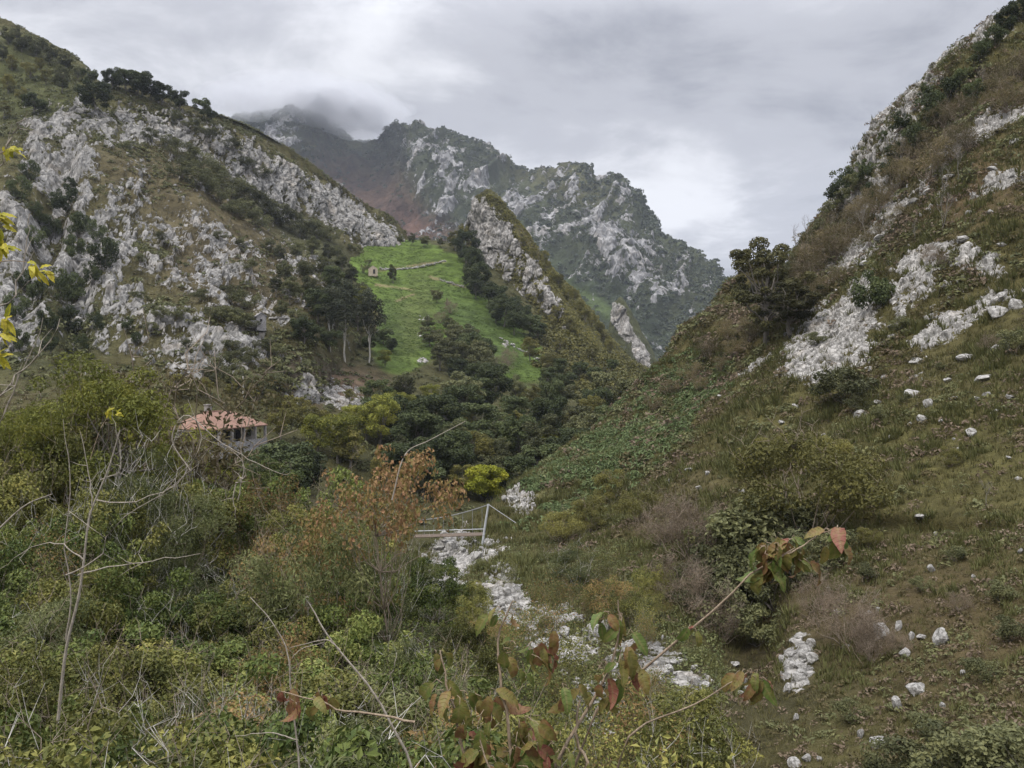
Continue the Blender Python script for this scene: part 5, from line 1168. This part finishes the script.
branch('dogwood_branch', 'long bare reddish branch ending in a tuft of turning leaves', [([(560, 800, 2.7), (600, 705, 2.65), (650, 662, 2.6), (700, 622, 2.55), (745, 580, 2.5), (772, 562, 2.48), (795, 548, 2.48)], .0052, .002), ([(772, 562, 2.48), (800, 548, 2.46), (822, 533, 2.45), (832, 530, 2.45)], .003, .0015)],
    [(768, 545, 2.48, 14, .125, .05), (790, 540, 2.48, 10, .12, .045), (772, 560, 2.48, 9, .125, .04), (800, 556, 2.47, 4, .12, .03), (832, 536, 2.45, 8, .11, .045), (690, 628, 2.55, 4, .085, .02)], 'dogleaf', 'redtwig', 'branch', 3, .36)
branch('dogwood_branch', 'lower thin branch ending in a small hanging cluster of red-tinged leaves', [([(600, 840, 2.75), (625, 745, 2.7), (650, 722, 2.7), (690, 706, 2.68), (722, 688, 2.66), (748, 672, 2.65)], .0042, .0015)],
    [(748, 672, 2.65, 9, .105, .035), (760, 676, 2.65, 5, .10, .03)], 'dogleaf', 'redtwig', 'branch', 5, .55)
branch('dogwood_shrub', 'reddening dogwood with large hanging leaves at the bottom of the picture', [([(520, 860, 2.4), (512, 760, 2.4), (505, 700, 2.42), (498, 645, 2.45), (512, 602, 2.45)], .007, .002), ([(520, 860, 2.4), (560, 760, 2.45), (600, 690, 2.5), (620, 630, 2.5), (618, 600, 2.5)], .007, .002), ([(520, 860, 2.4), (470, 770, 2.4), (452, 700, 2.4), (440, 650, 2.42)], .006, .002), ([(520, 860, 2.4), (585, 770, 2.45), (575, 735, 2.45), (580, 700, 2.45)], .007, .003), ([(520, 860, 2.4), (500, 800, 2.3), (480, 740, 2.3)], .006, .002)],
    [(505, 612, 2.45, 5, .10, .05), (520, 650, 2.44, 9, .11, .07), (545, 640, 2.45, 8, .11, .06), (612, 612, 2.5, 6, .10, .05), (622, 645, 2.5, 8, .105, .06), (605, 690, 2.5, 8, .11, .07), (452, 690, 2.4, 8, .11, .06), (440, 655, 2.42, 4, .09, .04), (490, 700, 2.4, 12, .11, .08), (520, 715, 2.4, 12, .115, .09), (470, 740, 2.35, 12, .11, .09), (530, 752, 2.4, 12, .11, .09), (560, 745, 2.42, 9, .11, .08), (500, 765, 2.35, 12, .11, .09), (575, 690, 2.46, 6, .10, .07), (640, 665, 2.5, 4, .09, .04)],
    'dogleaf', 'redtwig', 'shrub', 7, .45)
branch('dogwood_branch', 'reddish-pink leaved twig beside the bent pale stem', [([(415, 722, 3.0), (380, 715, 3.0), (340, 711, 3.0), (318, 700, 3.0), (275, 690, 3.0)], .005, .0018)],
    [(322, 700, 3.0, 7, .11, .05), (285, 690, 3.0, 6, .10, .05), (300, 706, 3.0, 3, .1, .05)], 'dogleaf', 'redtwig', 'branch', 9, .78)
branch('pale_stem', 'bent pale stem rising between the thicket leaves', [([(430, 830, 3.1), (410, 762, 3.1), (378, 700, 3.1), (340, 650, 3.1), (318, 618, 3.1), (305, 598, 3.1)], .0060, .002), ([(340, 650, 3.1), (325, 640, 3.1), (290, 648, 3.15)], .003, .001), ([(378, 700, 3.1), (392, 672, 3.05), (398, 650, 3.05)], .003, .001)],
    [(306, 597, 3.1, 3, .05, .01)], 'greenleaf', 'paletwig', 'stem', 11, .2)
branch('pale_stem', 'thin pale stem standing beside the bent one', [([(305, 830, 3.2), (298, 760, 3.2), (292, 700, 3.2), (286, 650, 3.2), (270, 620, 3.2), (250, 597, 3.2)], .0045, .0015), ([(298, 740, 3.2), (270, 733, 3.2), (235, 736, 3.2)], .003, .001), ([(288, 665, 3.2), (300, 650, 3.2), (325, 642, 3.2)], .002, .001)], [], 'greenleaf', 'paletwig', 'stem', 13)
def bare_twigs(name, label, base, main, subs, r0, seed):
    rg = np.random.default_rng(seed); b = P(*base); o = empty(name, b); tag(o, label, 'tree' if 'tree' in name else 'branch')
    out = []; q = smooth_path([P(*a) for a in main], 22) - b; out.append(tube(q, np.linspace(r0, r0 * .35, 22), 7))
    for pts, r in subs:
        w = smooth_path([P(*a) for a in pts], 14) - b; w[1:] += rg.normal(size=(13, 3)) * r * 1.2; out.append(tube(w, np.linspace(r, r * .3, 14), 6))
        for _ in range(3):
            j = rg.integers(4, 12); d = unit(w[j + 1] - w[j - 1] + rg.normal(size=3) * .55); l = .25 * np.linalg.norm(w[-1] - w[0]) * (.4 + rg.random())
            e = w[j] + d * l + np.array([0, 0, l * .2]); m = (w[j] + e) / 2 + rg.normal(size=3) * l * .08; out.append(tube([w[j], m, e], [r * .45, r * .3, r * .12], 4))
    part('branches', out, 'paletwig', o, True)
bt = 6.0
bare_twigs('bare_tree', 'small bare tree with whitish curving branches in the thicket', (58, 720, bt), [(58, 720, bt), (66, 650, bt), (78, 600, bt), (84, 560, bt), (90, 515, bt), (108, 470, bt), (120, 430, bt)],
    [([(78, 575, bt), (110, 568, bt), (150, 560, bt), (200, 555, bt)], .0065), ([(66, 575, bt), (95, 560, bt), (120, 520, bt), (160, 495, bt), (190, 462, bt)], .0065), ([(88, 530, bt), (92, 500, bt), (88, 470, bt), (80, 430, bt)], .006), ([(96, 500, bt), (140, 500, bt), (180, 480, bt), (200, 440, bt), (188, 400, bt)], .0055),
     ([(66, 640, bt), (70, 600, bt), (66, 540, bt), (70, 480, bt), (62, 420, bt)], .006), ([(84, 560, bt), (60, 545, bt), (30, 548, bt), (0, 570, bt)], .0055), ([(100, 480, bt), (120, 470, bt), (118, 440, bt), (112, 410, bt)], .005)], .012, 31)
bare_twigs('bare_branch', 'arching bare twig hanging below the red-roofed house', (190, 470, 9), [(190, 470, 9), (172, 440, 9), (186, 415, 9), (215, 438, 9), (240, 458, 9), (246, 475, 9)], [([(225, 445, 9), (250, 460, 9), (285, 474, 9), (292, 462, 9)], .006), ([(238, 500, 9), (243, 470, 9), (241, 430, 9), (247, 405, 9)], .006), ([(246, 475, 9), (235, 488, 9), (236, 520, 9)], .01)], .008, 33)
bare_twigs('bare_branch', 'slender bare twigs fanning out at the edge of the picture', (-30, 560, 4.5), [(-30, 560, 4.5), (0, 528, 4.5), (26, 505, 4.5), (52, 494, 4.5)], [([(-40, 440, 4.5), (-5, 400, 4.5), (20, 372, 4.5), (45, 352, 4.5), (60, 320, 4.5)], .006), ([(-40, 470, 4.5), (0, 420, 4.5), (14, 390, 4.5), (28, 360, 4.5), (44, 318, 4.5)], .0055), ([(-30, 320, 4.5), (10, 300, 4.5), (25, 250, 4.5), (30, 215, 4.5)], .006), ([(-30, 160, 4.5), (0, 155, 4.5), (16, 130, 4.5), (28, 112, 4.5)], .006), ([(-30, 190, 4.5), (-5, 170, 4.5), (14, 150, 4.5)], .006)], .007, 35)
bare_twigs('bare_branch', 'single straight twig pointing up above the orange-leaved tree', (392, 500, 14), [(392, 500, 14), (405, 455, 14), (430, 440, 14), (466, 421, 14)], [], .014, 37)
def yellow_twig(label, base, leaves_, seed):
    rg = np.random.default_rng(seed); b = P(*base[0]); o = empty('ash_twig', b); tag(o, label, 'twig', None)
    part('stem', [tube(smooth_path([P(*a) for a in base], 8) - b, np.linspace(.005, .0015, 8), 5)], 'redtwig', o, True)
    lv = []
    for px, py, D in leaves_:
        c = P(px, py, D) - b
        for i in range(7):
            a = rg.normal() * .9 - .3; lv.append((drooping(c + rg.normal(size=3) * .012, np.array([math.cos(a) * (1 if i % 2 else .7), rg.normal() * .4, math.sin(a) - .3]), np.array([rg.normal() * .4, -.7, .6]), .075 * (.7 + .5 * rg.random()), .024, rg, .4), np.clip(.5 + rg.normal() * .3, 0, 1)))
    spray(lv, 'yellowleaf', o)
yellow_twig('topmost tuft of yellow ash leaves against the rocky hill', [(-40, 170, 4), (-10, 160, 4), (6, 150, 4)], [(8, 150, 4)], 41)
yellow_twig('yellow ash leaves with brown seed tuft against the grey rocks', [(-40, 240, 4), (-12, 232, 4), (4, 218, 4)], [(0, 216, 4), (2, 246, 4), (-2, 232, 4)], 42)
yellow_twig('yellow ash leaf reaching farthest over the grey rocks', [(-40, 280, 4), (0, 262, 4), (28, 262, 4)], [(30, 264, 4), (42, 272, 4)], 43)
yellow_twig('lowest hanging bunch of yellow ash leaves above the thicket', [(-40, 380, 4), (-8, 356, 4), (6, 330, 4)], [(4, 336, 4), (0, 355, 4), (6, 322, 4)], 44)
yellow_twig('small yellow leaf spray over the yellow-green ash', [(90, 460, 8), (100, 430, 8), (110, 414, 8)], [(108, 412, 8), (117, 413, 8)], 45)

# ------------------------------------------------------------------ labels of the many: what stands out beside each of them
MARKS = [('the red-roofed house', 235, 425), ('the stone hut', 262, 315), ('the ruined barn', 370, 270), ('the tall pinnacle', 500, 240), ('the bright yellow tree', 489, 482), ('the footbridge', 452, 520), ('the orange-leaved tree', 390, 478),
    ('the tall eucalyptus', 348, 310), ('the grey road cutting', 325, 398), ('the lone oak', 765, 290), ('the big white outcrop', 835, 340), ('the eroded turf step', 930, 525), ('the far pinnacle', 630, 325), ('the wooded hilltop', 40, 75), ('the pale cliff band', 290, 185),
    ('the dark gully', 45, 240), ('the yellow-green ash', 105, 400), ('the pale bare tree', 80, 560), ('the white rock streak', 450, 575), ('the large olive bush', 800, 480), ('the lowest rock rib', 800, 665), ('the bent pale stem', 370, 690), ('the pasture foot', 520, 365),
    ('the upper crag', 920, 100), ('the bracken bank', 610, 450), ('the reddening dogwood', 500, 690), ('the rocky hilltop', 170, 100), ('the gorge', 700, 690)]
ORD = ['first', 'second', 'third', 'fourth', 'fifth', 'sixth', 'seventh', 'eighth', 'ninth', 'tenth', 'eleventh', 'twelfth', 'thirteenth', 'fourteenth', 'fifteenth', 'sixteenth', 'seventeenth', 'eighteenth', 'nineteenth', 'twentieth']
def label_all():
    by = {}
    import re
    for o, look, x, y in BUILT:
        look = re.split(r' (?:in|at|on|of|along|among|before|below|by|beside|around|between|behind|under|standing|above|rising|growing|leaning)\b', look)[0]
        d = sorted((math.hypot(x - mx, y - my), t, mx, my) for t, mx, my in MARKS)
        a = d[0]
        # of the next few marks, the one whose direction from the first fits best
        best = max(d[1:7], key=lambda m: ((x - a[2]) * (m[2] - a[2]) + (y - a[3]) * (m[3] - a[3])) / (math.hypot(m[2] - a[2], m[3] - a[3]) * max(a[0], 1)))
        by.setdefault((look, a[1], best[1]), []).append((a[0], o))
    for (look, a, b), L in by.items():
        L.sort(key=lambda q: q[0])
        for i, (d, o) in enumerate(L):
            o['label'] = f'{look}, by {a} towards {b}' if len(L) == 1 else f'{look}, {ORD[min(i, 19)]} from {a} towards {b}'
label_all()
